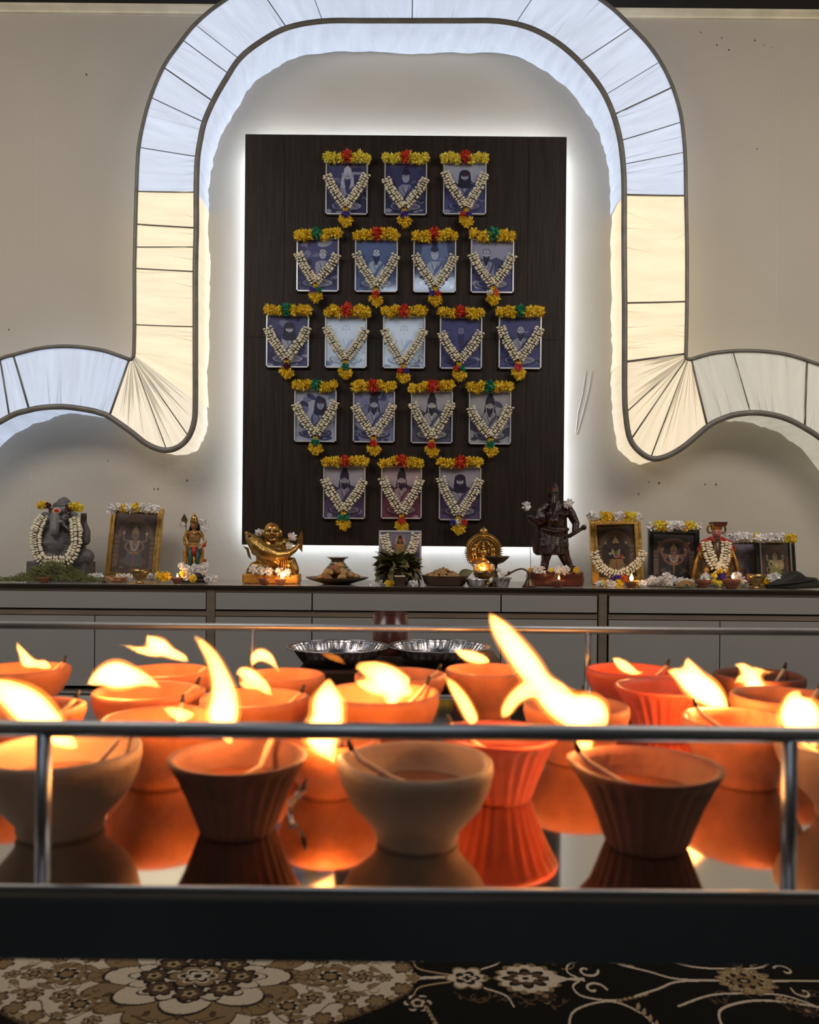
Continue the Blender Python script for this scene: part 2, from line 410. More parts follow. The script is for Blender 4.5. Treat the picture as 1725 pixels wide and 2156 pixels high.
for lo, hi in (((b0.x+i_, b0.z+i_), (b0.x+i_+0.01, b1.z-i_)), ((b1.x-i_-0.01, b0.z+i_), (b1.x-i_, b1.z-i_)), ((b0.x+i_, b1.z-i_-0.01), (b1.x-i_, b1.z-i_)), ((b0.x+i_, b0.z+i_), (b1.x-i_, b0.z+i_+0.01))):
    MB().box((lo[0], BY+0.0225, lo[1]), (hi[0], BY+0.026, hi[1])).build('led_strip', M['led'], board)

# ------------------------------------------------------------ fabric light arch
AY = 3.10
PAIRS = [((-330,1020),(-225,1130)),((-210,880),(-130,1020)),((-90,800),(-50,925)),((0,757),(20,878)),((28,748),(62,864)),((90,733),(95,858)),((150,730),(140,857)),((210,737),(190,864)),((245,747),(212,870)),((272,757),(230,877)),
 ((277,757),(275,908)),((278,756),(310,935)),((279,755),(345,948)),((280,754),(375,942)),((281,753),(398,920)),((282,751),(410,885)),((282,748),(412,840)),((283,742),(412,760)),((284,690),(412,695)),((284,620),(412,625)),((284,565),(412,572)),((285,520),(413,520)),((286,472),(414,480)),((288,403),(414,405)),
 ((290,350),(415,360)),((293,310),(417,330)),((302,262),(422,298)),((318,205),(431,258)),((345,142),(450,214)),((375,98),(475,170)),((412,52),(505,125)),((465,8),(548,90)),((540,-35),(605,60)),((640,-62),(680,46)),((760,-72),(775,45)),((870,-75),(868,45)),((980,-72),(960,45)),((1100,-62),(1050,46)),((1200,-35),(1115,60)),((1275,8),(1172,90)),((1330,58),(1220,131)),((1375,108),(1262,182)),((1408,165),(1286,228)),((1430,228),(1301,275)),((1439,285),(1309,318)),((1443,345),(1313,365)),((1444,412),(1314,410)),
 ((1446,520),(1314,520)),((1446,635),(1315,638)),((1445,700),(1315,700)),((1444,745),(1315,762)),((1444,751),(1315,820)),((1444,754),(1317,870)),((1445,755),(1325,920)),((1447,756),(1342,947)),((1449,757),(1370,965)),((1451,757),(1400,962)),((1453,757),(1440,940)),((1456,757),(1490,898)),
 ((1475,751),(1520,882)),((1510,743),(1555,872)),((1570,739),(1600,870)),((1640,744),(1650,880)),((1700,760),(1695,902)),((1760,785),(1740,935)),((1830,840),(1790,1000)),((1930,960),(1850,1100))]
ZONES = [(0, 9, 'wing', (0.68, 0.79, 1.0), 0.72), (9, 16, 'fan', (1.0, 0.86, 0.64), 0.86), (16, 23, 'upright', (1.0, 0.83, 0.54), 0.95), (23, 46, 'crown', (0.70, 0.80, 1.0), 0.80),
         (46, 50, 'upright', (1.0, 0.81, 0.50), 0.98), (50, 58, 'fan', (1.0, 0.81, 0.53), 0.86), (58, 66, 'wing', (1.0, 0.93, 0.72), 0.44)]
def cloth_mat(i, col, st):
    m = bpy.data.materials.new('lit_cloth'); m.use_nodes = True; nt = m.node_tree; P = nt.nodes['Principled BSDF']
    P.inputs['Base Color'].default_value = (0.30, 0.30, 0.30, 1); P.inputs['Roughness'].default_value = 0.8
    P.inputs['Emission Color'].default_value = (*col, 1)
    uv = nt.nodes.new('ShaderNodeUVMap'); mp = nt.nodes.new('ShaderNodeMapping'); mp.inputs['Scale'].default_value = (1.0, 0.35, 1)
    n = nt.nodes.new('ShaderNodeTexNoise'); n.inputs['Scale'].default_value = 2.2; n.inputs['Detail'].default_value = 5; n.inputs['Roughness'].default_value = 0.6
    r = nt.nodes.new('ShaderNodeMapRange'); r.inputs[1].default_value = 0.3; r.inputs[2].default_value = 0.75; r.inputs[3].default_value = st*0.80; r.inputs[4].default_value = st*1.05
    nt.links.new(uv.outputs[0], mp.inputs[0]); nt.links.new(mp.outputs[0], n.inputs['Vector']); nt.links.new(n.outputs['Fac'], r.inputs[0])
    nt.links.new(r.outputs[0], P.inputs['Emission Strength'])
    b = nt.nodes.new('ShaderNodeBump'); b.inputs['Strength'].default_value = 0.5; b.inputs['Distance'].default_value = 0.01
    nt.links.new(n.outputs['Fac'], b.inputs['Height']); nt.links.new(b.outputs[0], P.inputs['Normal'])
    return m
arch = thing('light_arch', (0, WALL_Y, CAMZ), 'cloth covered curved light box arch with dark edge rails, framing the picture board', 'light')
def pleat_mat(col, st):
    m = mat('doubled_cloth', (0.25, 0.23, 0.19), 0.8, noise=0.1); P = m.node_tree.nodes['Principled BSDF']
    P.inputs['Emission Color'].default_value = (*col, 1); P.inputs['Emission Strength'].default_value = st*0.62; return m
def P3(p, Y=AY): return at(p[0], p[1], Y)
def uvmesh(mb, uvs, name, m, parent):
    me = mb.mesh(name, m, True, wloc(parent)); u = me.uv_layers.new(name='UVMap')
    d = np.empty(len(me.loops)*2); vi = np.empty(len(me.loops), np.int32); me.loops.foreach_get('vertex_index', vi)
    u.data.foreach_set('uv', np.asarray(uvs)[vi].ravel()); return link(name, me, parent)
rw = random.Random(11); ulen = 0.0
def unit(t, s):  # smooth position on the pair strip: t fractional pair index, s across
    i = min(int(t), len(PAIRS)-2); k = t - i
    def c(j, e): return np.array(PAIRS[max(0, min(len(PAIRS)-1, j))][e], float)
    def cr(e):
        p0, p1, p2, p3 = c(i-1, e), c(i, e), c(i+1, e), c(i+2, e)
        lin = p1*(1-k)+p2*k
        if e == 0 and (8 <= i <= 17 or 49 <= i <= 58): return lin
        return 0.5*((2*p1)+(-p0+p2)*k+(2*p0-5*p1+4*p2-p3)*k*k+(-p0+3*p1-3*p2+p3)*k**3)
    return cr(0)*(1-s)+cr(1)*s
for (a, b, kind, col, st) in ZONES:
    cm = cloth_mat(a, col, st); pm = pleat_mat(col, st*(0.72 if kind == 'fan' else 1))
    rows = []; uvs = []; side = []; suv = []; outr = []; n = (b-a)*5
    jit = 0
    for k in range(n+1):
        t = a + (b-a)*k/n; r = []
        for q in range(9):
            s = q/8; p = P3(unit(t, s)); sag = 0.012*math.sin(PI*s)*(0.6+0.4*math.sin(t*7.3))
            r.append(p + Vector((0, sag, 0))); uvs.append((t*1.6, s*1.2))
        rows.append(r)
        e = P3(unit(t, 1.0)); o_ = P3(unit(t, 0.0)); jit = 0.7*jit + rw.uniform(-0.0045, 0.0045)
        # the returns run back to the wall
        c_in = P3(unit(t, 0.8)); dirn = (e - c_in); dirn.y = 0; dirn = dirn.normalized() if dirn.length > 1e-6 else Vector((0, 0, -1))
        sr = []
        for q in range(6):
            s = q/5; y = AY + (WALL_Y-0.004-AY)*s
            sr.append(Vector((e.x, y, e.z)) + dirn*(jit*s + 0.004*math.sin(t*9+s*5)*math.sin(PI*s))); suv.append((t*1.6+s*0.3, s*1.4+3))
        side.append(sr); outr.append([Vector((o_.x, AY, o_.z)), Vector((o_.x, WALL_Y-0.004, o_.z))])
    uvmesh(MB().grid(rows), uvs, 'fabric_panel', cm, arch)
    uvmesh(MB().grid(side), suv, 'fabric_return', cm, arch)
    MB().grid(outr).build('outer_return', M['frame_dark'] if False else cm, arch)
    # doubled-over pleats of the cloth, thin wedges lying on the panel
    pl = MB()
    cnt = {'wing': 24, 'fan': 30, 'upright': 16, 'crown': 50}[kind]
    for q in range(cnt):
        t = a + (b-a)*rw.random(); dt = rw.uniform(-0.25, 0.25)
        s0, s1 = (1.0, rw.uniform(0.15, 0.75)) if rw.random() < 0.75 else (0.0, rw.uniform(0.3, 0.8))
        if kind == 'fan': s0, s1 = 0.03, rw.uniform(0.5, 0.98)
        A = P3(unit(t, s0)); Bp = P3(unit(min(max(t+dt, a), b), s1)); wd = rw.uniform(0.0007, 0.0022) * (2.4 if kind == 'fan' and rw.random() < .3 else 1)
        d = (Bp-A); pn = Vector((-d.z, 0, d.x)).normalized() if d.length > 1e-6 else Vector((1, 0, 0))
        o2 = Vector((0, -0.0015, 0)); mid = A*0.5+Bp*0.5
        if kind == 'fan':
            vs = [A-pn*0.0006+o2, A+pn*0.0006+o2, mid+pn*wd+o2*1.5, mid-pn*wd+o2*1.5, Bp+o2+pn*0.0005, Bp+o2-pn*0.0005]
            pl.add(vs, [(0,1,2,3), (3,2,4,5)])
        else:
            vs = [A-pn*wd+o2, A+pn*wd+o2, Bp+o2*2]
            pl.add(vs, [(0,1,2)])
        if s0 == 1.0 and rw.random() < 0.8:   # the pleat turns round the rail onto the return
            E = Vector((A.x, AY, A.z)); yb = AY + (WALL_Y-AY)*rw.uniform(0.5, 1.0); sh = pn*rw.uniform(-0.02, 0.02)
            cdir = (A-mid); cdir.y = 0; cdir = cdir.normalized()*0.006 if cdir.length > 1e-6 else Vector((0,0,0))
            pl.add([E-pn*wd+cdir*0-cdir, E+pn*wd-cdir, Vector((E.x, yb, E.z))+sh-cdir*1.2], [(0,1,2)])
    # pleats hug the sagging cloth
    tag(pl.build('pleats', pm, arch), kind='stuff')
# rails and cross ribs
inner = [P3(unit(k/6, 1.0)) + Vector((0, -0.004, 0)) for k in range((len(PAIRS)-1)*6+1)]
outer = [P3(unit(k/6, 0.0)) + Vector((0, -0.004, 0)) for k in range((len(PAIRS)-1)*6+1)]
def clean(P, d=0.004):
    out = [P[0]]
    for p in P[1:]:
        if (p-out[-1]).length > d: out.append(p)
    return out
MB().tube(clean(inner), 0.0115, 8, flat=0.6).build('inner_rail', M['frame_dark'], arch, True)
MB().tube(clean(outer), 0.0078, 8, flat=0.8).build('outer_rail', M['frame_dark'], arch, True)
for t, r in ((t_-1, r_) for t_, r_ in ((5, 4), (4, 3.2), (10, 4.2), (21, 2.6), (23, 3), (19.1, 2.2), (22, 2.2), (24, 2.6), (26, 1.6), (28, 1.8), (29, 2.6), (30.3, 1.8), (31, 1.5), (33, 2), (34, 1.5), (36, 2.2), (38.5, 1.5), (41, 1.8), (42.4, 1.3), (43.3, 2.8), (44.5, 1.8), (45.6, 1.5), (47, 3.4), (49, 3.4), (51, 4.4), (59, 4), (15, 2.2), (13.2, 2), (53, 2.4), (54.2, 3.2), (56, 2.5), (64, 3.6), (61.6, 2))):
    A, B_ = P3(unit(t, 0.02)), P3(unit(t, 1.0))
    MB().tube([A+Vector((0, 0.001, 0)), (A+B_)/2+Vector((0, 0.001, 0)), B_], r*0.00105, 6).build('cross_rib', M['frame_dark'], arch, True)

# ------------------------------------------------------------ flowers and garlands
def petal_flower_mesh(name, m, n=64, seed=1, L=1.0, wd=0.16, flat=0.75):
    r = random.Random(seed); b = MB()
    b.ell((0, 0, 0), (0.45, 0.40, 0.45*flat), nu=8, nv=5)
    for i in range(n):
        z = 1-2*(i+0.5)/n; a = i*2.399963+r.uniform(-.2, .2); q = math.sqrt(1-z*z)
        d = Vector((q*math.cos(a), q*math.sin(a)*0.8, z*flat)).normalized()
        t = d.orthogonal().normalized(); t = (Matrix.Rotation(r.uniform(0, 6.28), 3, d) @ t); u = d.cross(t)
        l = L*r.uniform(0.78, 1.12); w_ = wd*r.uniform(0.8, 1.2)
        c = [d*0.30, d*0.72*l+t*w_+u*0.05, d*0.72*l-t*w_+u*0.05, d*l+u*r.uniform(-0.2, 0.3)]
        b.add(c, [(0, 1, 2), (1, 3, 2)])
    return b.mesh(name, m)
FL = {}
for k in FC:
    FL[k] = [petal_flower_mesh('flower', M['petal_'+k], 72, sd) for sd in (1, 2, 3)]
FLW = [petal_flower_mesh('flower', M['petal_white'], 46, sd, 1.0, 0.22, 0.6) for sd in (4, 5)]
rf = random.Random(5)
def flower(color, pos, r, parent=None, name='flower'):
    """one bloom; pos in world space"""
    me = rf.choice(FLW if color == 'white' else FL[color]); o = link(name, me, parent)
    o.location = Vector(pos) - (wloc(parent) if parent else Vector((0, 0, 0)))
    o.rotation_euler = (rf.uniform(-.5, .5), rf.uniform(0, 6.28), rf.uniform(-.5, .5)); o.scale = (r, r, r)
    return o
def buds(path, wd, step, bud, parent, name='jasmine_strand', rows=3, depth=0.5):
    """a woven strand of jasmine buds along a world space path (drawn to face the room)"""
    P = [Vector(p) for p in path]; D = [0]
    for i in range(1, len(P)): D.append(D[-1]+(P[i]-P[i-1]).length)
    def pt(d):
        for i in range(1, len(P)):
            if d <= D[i] or i == len(P)-1:
                k = (d-D[i-1])/max(1e-9, D[i]-D[i-1]); return P[i-1]*(1-k)+P[i]*k, (P[i]-P[i-1]).normalized()
    b = MB(); n = max(2, int(D[-1]/step))
    for i in range(n+1):
        p, t = pt(D[-1]*i/n); s = t.cross(Vector((0, 1, 0))).normalized()
        for q in range(rows):
            o = (q-(rows-1)/2)/max(1, (rows-1)/2) if rows > 1 else 0
            c = p + s*o*wd*0.5*rf.uniform(.82, 1.1) + t*rf.uniform(-.25, .25)*step + Vector((0, -depth*wd*(1-0.6*abs(o))*rf.uniform(.7, 1), 0)) + t*(step*0.35 if q % 2 else 0)
            rr = bud*rf.uniform(0.85, 1.15)
            ax = math.atan2(s.z, s.x)
            b.ell(c, (rr*1.12, rr*0.85, rr*0.62), (0, -ax+rf.uniform(-.35, .35), 0), 7, 5)
    o = tag(b.build(name, M['jasmine'], parent, True), kind='stuff')
    cr = MB().tube([p+Vector((0, -0.1*wd, 0)) for p in P], wd*0.26, 6).build('strand_core', M['jasmine_core'], o)
    return o

# ------------------------------------------------------------ the nineteen pictures
PSC = 1.0
def lerp(a, b, t): return tuple(x+(y-x)*t for x, y in zip(a, b))
PAL = {'indigo': ((0.006, 0.005, 0.035), (0.075, 0.085, 0.27), (0.66, 0.70, 0.82)),
       'violet': ((0.010, 0.005, 0.03), (0.12, 0.08, 0.19), (0.62, 0.60, 0.66)),
       'grey': ((0.008, 0.006, 0.022), (0.10, 0.10, 0.17), (0.62, 0.62, 0.64)),
       'blue': ((0.015, 0.025, 0.10), (0.10, 0.16, 0.38), (0.55, 0.68, 0.86)),  # paleness is the glare on the glass, painted into the print
       'maroon': ((0.012, 0.005, 0.02), (0.22, 0.05, 0.09), (0.64, 0.56, 0.58))}
def sage_print(pal, sky, hat, beard, body, lean=0.0, scene='hills', seed=0, hx=0.5):
    d, m, l = [tuple(min(.9, q*PSC) for q in p) for p in PAL[pal]]; r = random.Random(seed)
    def T(t): return lerp(d, m, t*2) if t < 0.5 else lerp(m, l, t*2-1)
    c = Canvas(np.linspace(0, 1, 84), np.linspace(0, 1.22, 104), T(sky))
    if scene == 'hills':
        c.poly([(0, .55), (.2, .42), (.35, .5), (.6, .4), (.8, .5), (1, .38), (1, 1.22), (0, 1.22)], T(.28))
        c.poly([(0, .8), (.25, .72), (.6, .82), (1, .7), (1, 1.22), (0, 1.22)], T(.45))
    elif scene == 'arch':
        c.poly([(0, 0), (.22, 0), (.12, .7), (0, .8)], T(.2)); c.poly([(1, 0), (.78, 0), (.88, .7), (1, .8)], T(.2))
        c.poly([(0, .85), (1, .85), (1, 1.22), (0, 1.22)], T(.15))
    elif scene == 'clouds':
        for i in range(14): c.ell(r.random(), r.uniform(0, .6), r.uniform(.08, .25), r.uniform(.015, .05), T(r.choice((.1, .55, .7))))
        c.poly([(0, .75), (.3, .68), (.7, .74), (1, .66), (1, 1.22), (0, 1.22)], T(.12))
    elif scene == 'cave':
        for i in range(16): c.ell(r.random(), r.uniform(0, 1.2), r.uniform(.05, .2), r.uniform(.04, .12), T(r.choice((.15, .3, .6, .75))), r.uniform(-.6, .6))
    for i in range(7):
        c.ell(r.random(), r.uniform(.95, 1.2), r.uniform(.05, .14), r.uniform(.03, .06), T(r.choice((.2, .35, .7))))
    for i in range(6):
        x, y = r.random(), r.uniform(.3, 1.0); c.curve([(x, y), (x+.06, y-.05), (x+.13, y+.01), (x+.2, y-.02)], .014, T(r.choice((.1, .75))))
    lt, sh, dk = T(body), T(body-.22), T(.02)
    # seat, crossed legs
    c.ell(.5, 1.04, .40, .11, T(.10)); c.ell(.5, 1.02, .36, .10, lt)
    c.ell(.34, 1.03, .17, .07, sh, .15); c.ell(.66, 1.03, .17, .07, lt, -.15); c.curve([(.2, 1.05), (.5, .98), (.8, 1.05)], .015, dk)
    X = hx+lean
    # arms and torso
    c.poly([(X-.19, .56), (X-.08, .50), (X+.08, .50), (X+.19, .56), (.5+.17, .95), (.5-.17, .95)], lt)
    c.poly([(X-.19, .56), (X-.26, .78), (.40, .92), (.42, .86), (X-.17, .74)], sh); c.poly([(X+.19, .56), (X+.27, .78), (.60, .92), (.58, .86), (X+.17, .74)], sh)
    c.curve([(X-.19, .56), (X-.25, .78), (.42, .9)], .014, dk); c.curve([(X+.19, .56), (X+.26, .78), (.58, .9)], .014, dk)
    c.curve([(X-.08, .53), (X, .72), (X+.08, .53)], .013, dk); c.curve([(X-.05, .53), (X, .65), (X+.05, .53)], .012, T(.9))
    c.poly([(X+.14, .53), (X+.19, .57), (.42, .95), (.36, .93)], T(max(0.05, body-.35)))
    c.ell(.5, .92, .08, .035, T(min(1, body+.1)))
    # hair behind, head, beard, cap
    if hat in ('long', 'hood'): c.poly([(X-.13, .22), (X+.13, .22), (X+.17, .55), (X+.08, .60), (X-.08, .60), (X-.17, .55)], dk if hat == 'long' else T(.85))
    c.ell(X, .34, .085, .115, T(min(1, body+.12)))
    if hat == 'cone': c.poly([(X-.115, .33), (X-.10, .16), (X-.02, .03), (X+.05, .03), (X+.11, .18), (X+.115, .33), (X, .25)], dk); c.poly([(X-.12, .3), (X-.16, .55), (X-.09, .46)], dk); c.poly([(X+.12, .3), (X+.16, .55), (X+.09, .46)], dk)
    elif hat == 'long': c.ell(X, .235, .12, .08, dk)
    elif hat == 'bun': c.ell(X, .22, .10, .07, dk); c.ell(X, .13, .06, .06, dk)
    elif hat == 'hood': c.poly([(X-.11, .32), (X-.09, .14), (X, .05), (X+.09, .14), (X+.11, .32), (X, .24)], T(.88)); c.curve([(X-.11, .32), (X-.09, .14), (X, .05), (X+.09, .14), (X+.11, .32)], .014, dk)
    elif hat == 'bald': c.curve([(X-.085, .33), (X-.07, .24), (X, .215), (X+.07, .24), (X+.085, .33)], .014, dk)
    for sx in (-1, 1):
        c.ell(X+sx*.036, .335, .018, .008, dk); c.line([(X+sx*.018, .312), (X+sx*.058, .308)], .010, dk)
    c.line([(X, .33), (X-.008, .372), (X+.008, .376)], .008, T(.3))
    if beard: c.poly([(X-.083, .36), (X-.03, .385), (X+.03, .385), (X+.083, .36), (X+.075, .47), (X+.01, .40+beard), (X-.03, .40+beard), (X-.075, .47)], dk if beard < .3 else T(.2)); c.line([(X-.022, .405), (X+.022, .405)], .010, T(.6))
    else: c.line([(X-.02, .40), (X+.02, .40)], .012, T(.15))
    c.ell(X, .275, .014, .020, (0.32, 0.02, 0.012)); c.ell(X, .252, .007, .010, dk)
    return c
ORD = ['leftmost', 'second', 'third', 'fourth', 'rightmost']
ROWN = ['top row', 'second row', 'middle row', 'fourth row', 'bottom row']
# (x0, x1, y0, y1, centre bloom, accents, print arguments)
PICS = [
 [(685,775,340,451,'red',('purple',),('indigo',.30,'hood',.32,.72,.02,'clouds',1)), (809,900,341,452,'red',('purple',),('indigo',.25,'bun',0,.66,0,'arch',2)), (933,1025,341,451,'red',('red','purple'),('indigo',.78,'long',.17,.62,0,'hills',3))],
 [(624,714,501,613,'green',('purple','green'),('indigo',.42,'bald',0,.74,.12,'cave',4)), (747,838,502,614,'red',('red',),('blue',.50,'bald',.2,.85,0,'plain',5)), (870,961,503,615,'red',('purple','red'),('blue',.55,'bun',0,.82,0,'arch',6)), (991,1083,503,616,'green',('white','orange'),('indigo',.72,'bald',.2,.72,-.14,'hills',7))],
 [(560,651,662,773,'green',('maroon',),('indigo',.35,'long',.19,.78,.04,'cave',8)), (684,773,664,774,'red',('green',),('blue',.90,'bald',0,.85,0,'plain',9)), (806,896,665,775,'red',('red','purple'),('blue',.95,'bald',0,.90,0,'plain',10)), (926,1016,667,776,'red',('red','green'),('indigo',.45,'bald',.5,.5,0,'plain',11)), (1050,1141,665,776,'green',('pink',),('indigo',.40,'bald',.18,.70,.02,'hills',12))],
 [(619,709,820,930,'green',('green',),('indigo',.80,'long',0,.60,.12,'cave',13)), (743,832,822,931,'red',('red',),('indigo',.62,'cone',.17,.72,0,'cave',14)), (865,954,823,933,'red',('red',),('grey',.80,'cone',.17,.84,0,'hills',15)), (987,1077,824,935,'green',('green',),('grey',.78,'cone',.20,.72,0,'cave',16))],
 [(680,770,981,1092,'red',('green','green'),('violet',.82,'cone',.14,.66,0,'hills',17)), (802,889,981,1092,'red',('red',),('maroon',.82,'cone',.16,.74,0,'hills',18)), (924,1014,983,1095,'red',('purple','white','red'),('violet',.80,'long',.16,.74,0,'hills',19))]]
SUBJ = {'hood': 'a hooded sage', 'bun': 'a beardless sage', 'long': 'a long-haired sage', 'bald': 'a bare-headed sage', 'cone': 'a black-bearded sage'}
def place_word(j, n):
    return 'centre' if n % 2 and j == n//2 else 'leftmost' if j == 0 else 'rightmost' if j == n-1 else 'second from left' if j == 1 else 'second from right'
PY = 3.218   # picture backs touch the board front
for ri, row in enumerate(PICS):
    for j, (x0, x1, y0, y1, cb, acc, pa) in enumerate(row):
        A, B_ = at(x0, y1, PY-0.014), at(x1, y0, PY-0.014); w_, h_ = B_.x-A.x, B_.z-A.z; cxx = (A.x+B_.x)/2
        where = '%s in the %s' % (place_word(j, len(row)), ROWN[ri])
        glare = ', glaring' if ri == 2 and j in (1, 2) else ''
        t = thing('framed_picture', (cxx, PY, A.z), 'silver-framed %s print of %s%s, %s' % ({'blue': 'glare-tinted blue', 'grey': 'grey', 'violet': 'violet', 'maroon': 'maroon', 'indigo': 'indigo'}[pa[0]], SUBJ[pa[2]], glare, where), 'picture', 'silver-framed sage pictures on the board')
        # every frame hangs with its own slight lean
        ln = {(2, 1): 0.0, (2, 2): 0.0}.get((ri, j), rf.uniform(-0.012, 0.004))
        f = MB(); fw, Y0, Y1 = 0.0052, PY-0.014, PY-0.001
        for lo, hi in (((A.x, A.z), (A.x+fw, B_.z)), ((B_.x-fw, A.z), (B_.x, B_.z)), ((A.x, A.z), (B_.x, A.z+fw)), ((A.x, B_.z-fw), (B_.x, B_.z))):
            f.box((lo[0], Y0, lo[1]), (hi[0], Y1, hi[1]))
        f.build('frame', M['silver'], t)
        c = sage_print(*pa[:3], pa[3], pa[4], pa[5], pa[6], pa[7])
        W, H = w_-1.2*fw, h_-1.2*fw
        me = c.mesh('print', M['print'], lambda X, Y: np.stack([(X-.5)*W, 0*X-0.007, h_/2+(.61-Y)/1.22*H], -1))
        link('print', me, t)
        g = MB().add([(-W/2, -0.0095, h_/2-H/2), (W/2, -0.0095, h_/2-H/2), (W/2, -0.0095, h_/2+H/2), (-W/2, -0.0095, h_/2+H/2)], [(0, 1, 2, 3)])
        go = link('glass', g.mesh('glass', M['glass']), t); go.rotation_euler = (ln, 0, rf.uniform(-.01, .01))
        # its garland: blooms along the top, a V of jasmine, a pendant
        gl = thing('flower_garland', (cxx, PY-0.02, B_.z), 'jasmine garland, %s top bloom, %s pendant, %s' % (cb, ' and '.join(dict.fromkeys(acc)), where), 'garland', 'garlands on the wall pictures')
        px = lambda x, y, dY=0.0: at(x, y, PY-0.026-dY)
        xc = (x0+x1)/2+rf.uniform(-2, 2); n = rf.choice((2, 3))
        L, R = x0+5, x1-5
        for sd in (-1, 1):
            e = L if sd < 0 else R
            for q in range(3):
                k = q/2.0; x = xc+sd*15+(e-(xc+sd*15))*k
                flower('lemon' if ri == 0 else 'yellow', px(x+rf.uniform(-2, 2), y0-8+rf.uniform(-4, 3)), 0.00195*rf.uniform(11.5, 15), gl)
        flower(cb, px(xc, y0-11, 0.004), 0.00195*rf.uniform(14.5, 17), gl)
        vb = (xc-1+rf.uniform(-3, 3), y1-16+rf.uniform(-3, 5)); ty = y0+29+rf.uniform(-4, 6)
        for sd in (-1, 1):
            e = x0+4 if sd < 0 else x1-4
            ty2 = ty+rf.uniform(-3, 3)
            pth = crom([(e, ty2), (e+(vb[0]-e)*.30-sd*-1.5, ty2+(vb[1]-ty2)*.36), (e+(vb[0]-e)*.66, ty2+(vb[1]-ty2)*.72), (vb[0]+sd*3, vb[1]-2)], 5)
            buds([px(a, b) for a, b in pth], 0.0275, 0.0098, 0.0064, gl, depth=.3)
            MB().tube([px(e+sd*2, y0-4), px(e+sd, ty2)], 0.0011, 5).build('thread', M['string'], gl)
        flower('yellow', px(vb[0], vb[1]+7, .004), 0.013, gl); flower('maroon', px(vb[0], vb[1]+1, .008), 0.009, gl)
        flower('yellow', px(vb[0]-5, vb[1]+27, .004), 0.0235, gl); flower('yellow', px(vb[0]+6, vb[1]+30, .006), 0.0235, gl); flower('yellow', px(vb[0]+1, vb[1]+35, .01), 0.021, gl)
        for q, a in enumerate(acc):
            o = (q-(len(acc)-1)/2)*12
            flower(a, px(vb[0]+o, vb[1]+17, .014), 0.020 if len(acc) == 1 else 0.0165, gl)

# ------------------------------------------------------------ low cabinets and worktop
CY, CTOP = 2.80, CAMZ - 0.156
def cx_(px, py=1340, Y=CY): return at(px, py, Y).x
def zz(py, px=860, Y=CY): return at(px, py, Y).z
ztop = CTOP-0.004
wt = thing('worktop', (0, CY, ztop), 'long pale glossy worktop with a thin dark front edge, running over the low cabinets', 'worktop')
MB().box((-2.55, CY-0.012, ztop-0.003), (2.55, WALL_Y-0.001, CTOP)).build('top_slab', M['worktop'], wt)
MB().box((-2.55, CY-0.016, ztop-0.003), (2.55, CY-0.012, CTOP+0.0006)).build('edge_band', M['worktop_edge'], wt)
cabs = [('left', -560, 437, [437], [-120, 203]), ('centre', 455, 1259, [659, 1056], [659, 1056]), ('right', 1282, 2300, [], [1516, 1850])]
def zrow(Down): return CAMZ - Down*CY/FPX
D_top, D_d0, D_d1, D_p0, D_bot = 94.5, 107, 142, 158, 305   # distances below the horizon: top rail, drawers, middle rail, doors, bottom
for nm, xa, xb, dr, do in cabs:
    XA, XB = (xa-CX)*CY/FPX, (xb-CX)*CY/FPX
    lab = {'left': 'low grey cabinet with one long drawer and two wide doors, left end', 'centre': 'low grey cabinet with three drawers over three doors, middle unit under the board', 'right': 'low grey cabinet with one long drawer, right end'}[nm]
    t = thing('low_cabinet', ((XA+XB)/2, CY+0.2, 0), lab, 'cabinet', 'low cabinets along the wall')
    MB().box((XA-0.012, CY+0.004, zrow(D_bot)-0.002), (XB+0.012, WALL_Y-0.01, ztop-0.004)).build('body', M['cab_gap'], t)
    MB().box((XA-0.015, CY-0.004, zrow(D_d0)+0.002), (XB+0.015, CY+0.0035, ztop-0.004)).build('top_rail', M['cab_frame'], t)
    MB().box((XA, CY-0.002, zrow(D_p0)+0.003), (XB, CY+0.0035, zrow(D_d1)-0.006)).build('middle_rail', M['cab_frame'], t)
    MB().box((XA+0.02, CY+0.05, 0.0), (XB-0.02, WALL_Y-0.05, zrow(D_bot)-0.002)).build('plinth', M['cab_gap'], t)
    if nm == 'centre':
        for s in (-1, 1):
            x = (446-CX if s < 0 else 1270-CX)*CY/FPX
            MB().box((x-0.0145, CY-0.006, zrow(D_bot)), (x+0.0145, CY+0.0035, ztop-0.004)).build('stile', M['cab_frame'], t)
    ed = [XA]+[(d-CX)*CY/FPX for d in dr if d not in (437,)]+[XB]
    for i in range(len(ed)-1):
        MB().box((ed[i]+0.0025, CY-0.008, zrow(D_d1)), (ed[i+1]-0.0025, CY+0.003, zrow(D_d0))).build('drawer', M['cab'], t)
    ed = [XA]+[(d-CX)*CY/FPX for d in do]+[XB]
    for i in range(len(ed)-1):
        MB().box((ed[i]+0.002, CY-0.008, zrow(D_bot)), (ed[i+1]-0.002, CY+0.003, zrow(D_p0))).build('door', M['cab'], t)

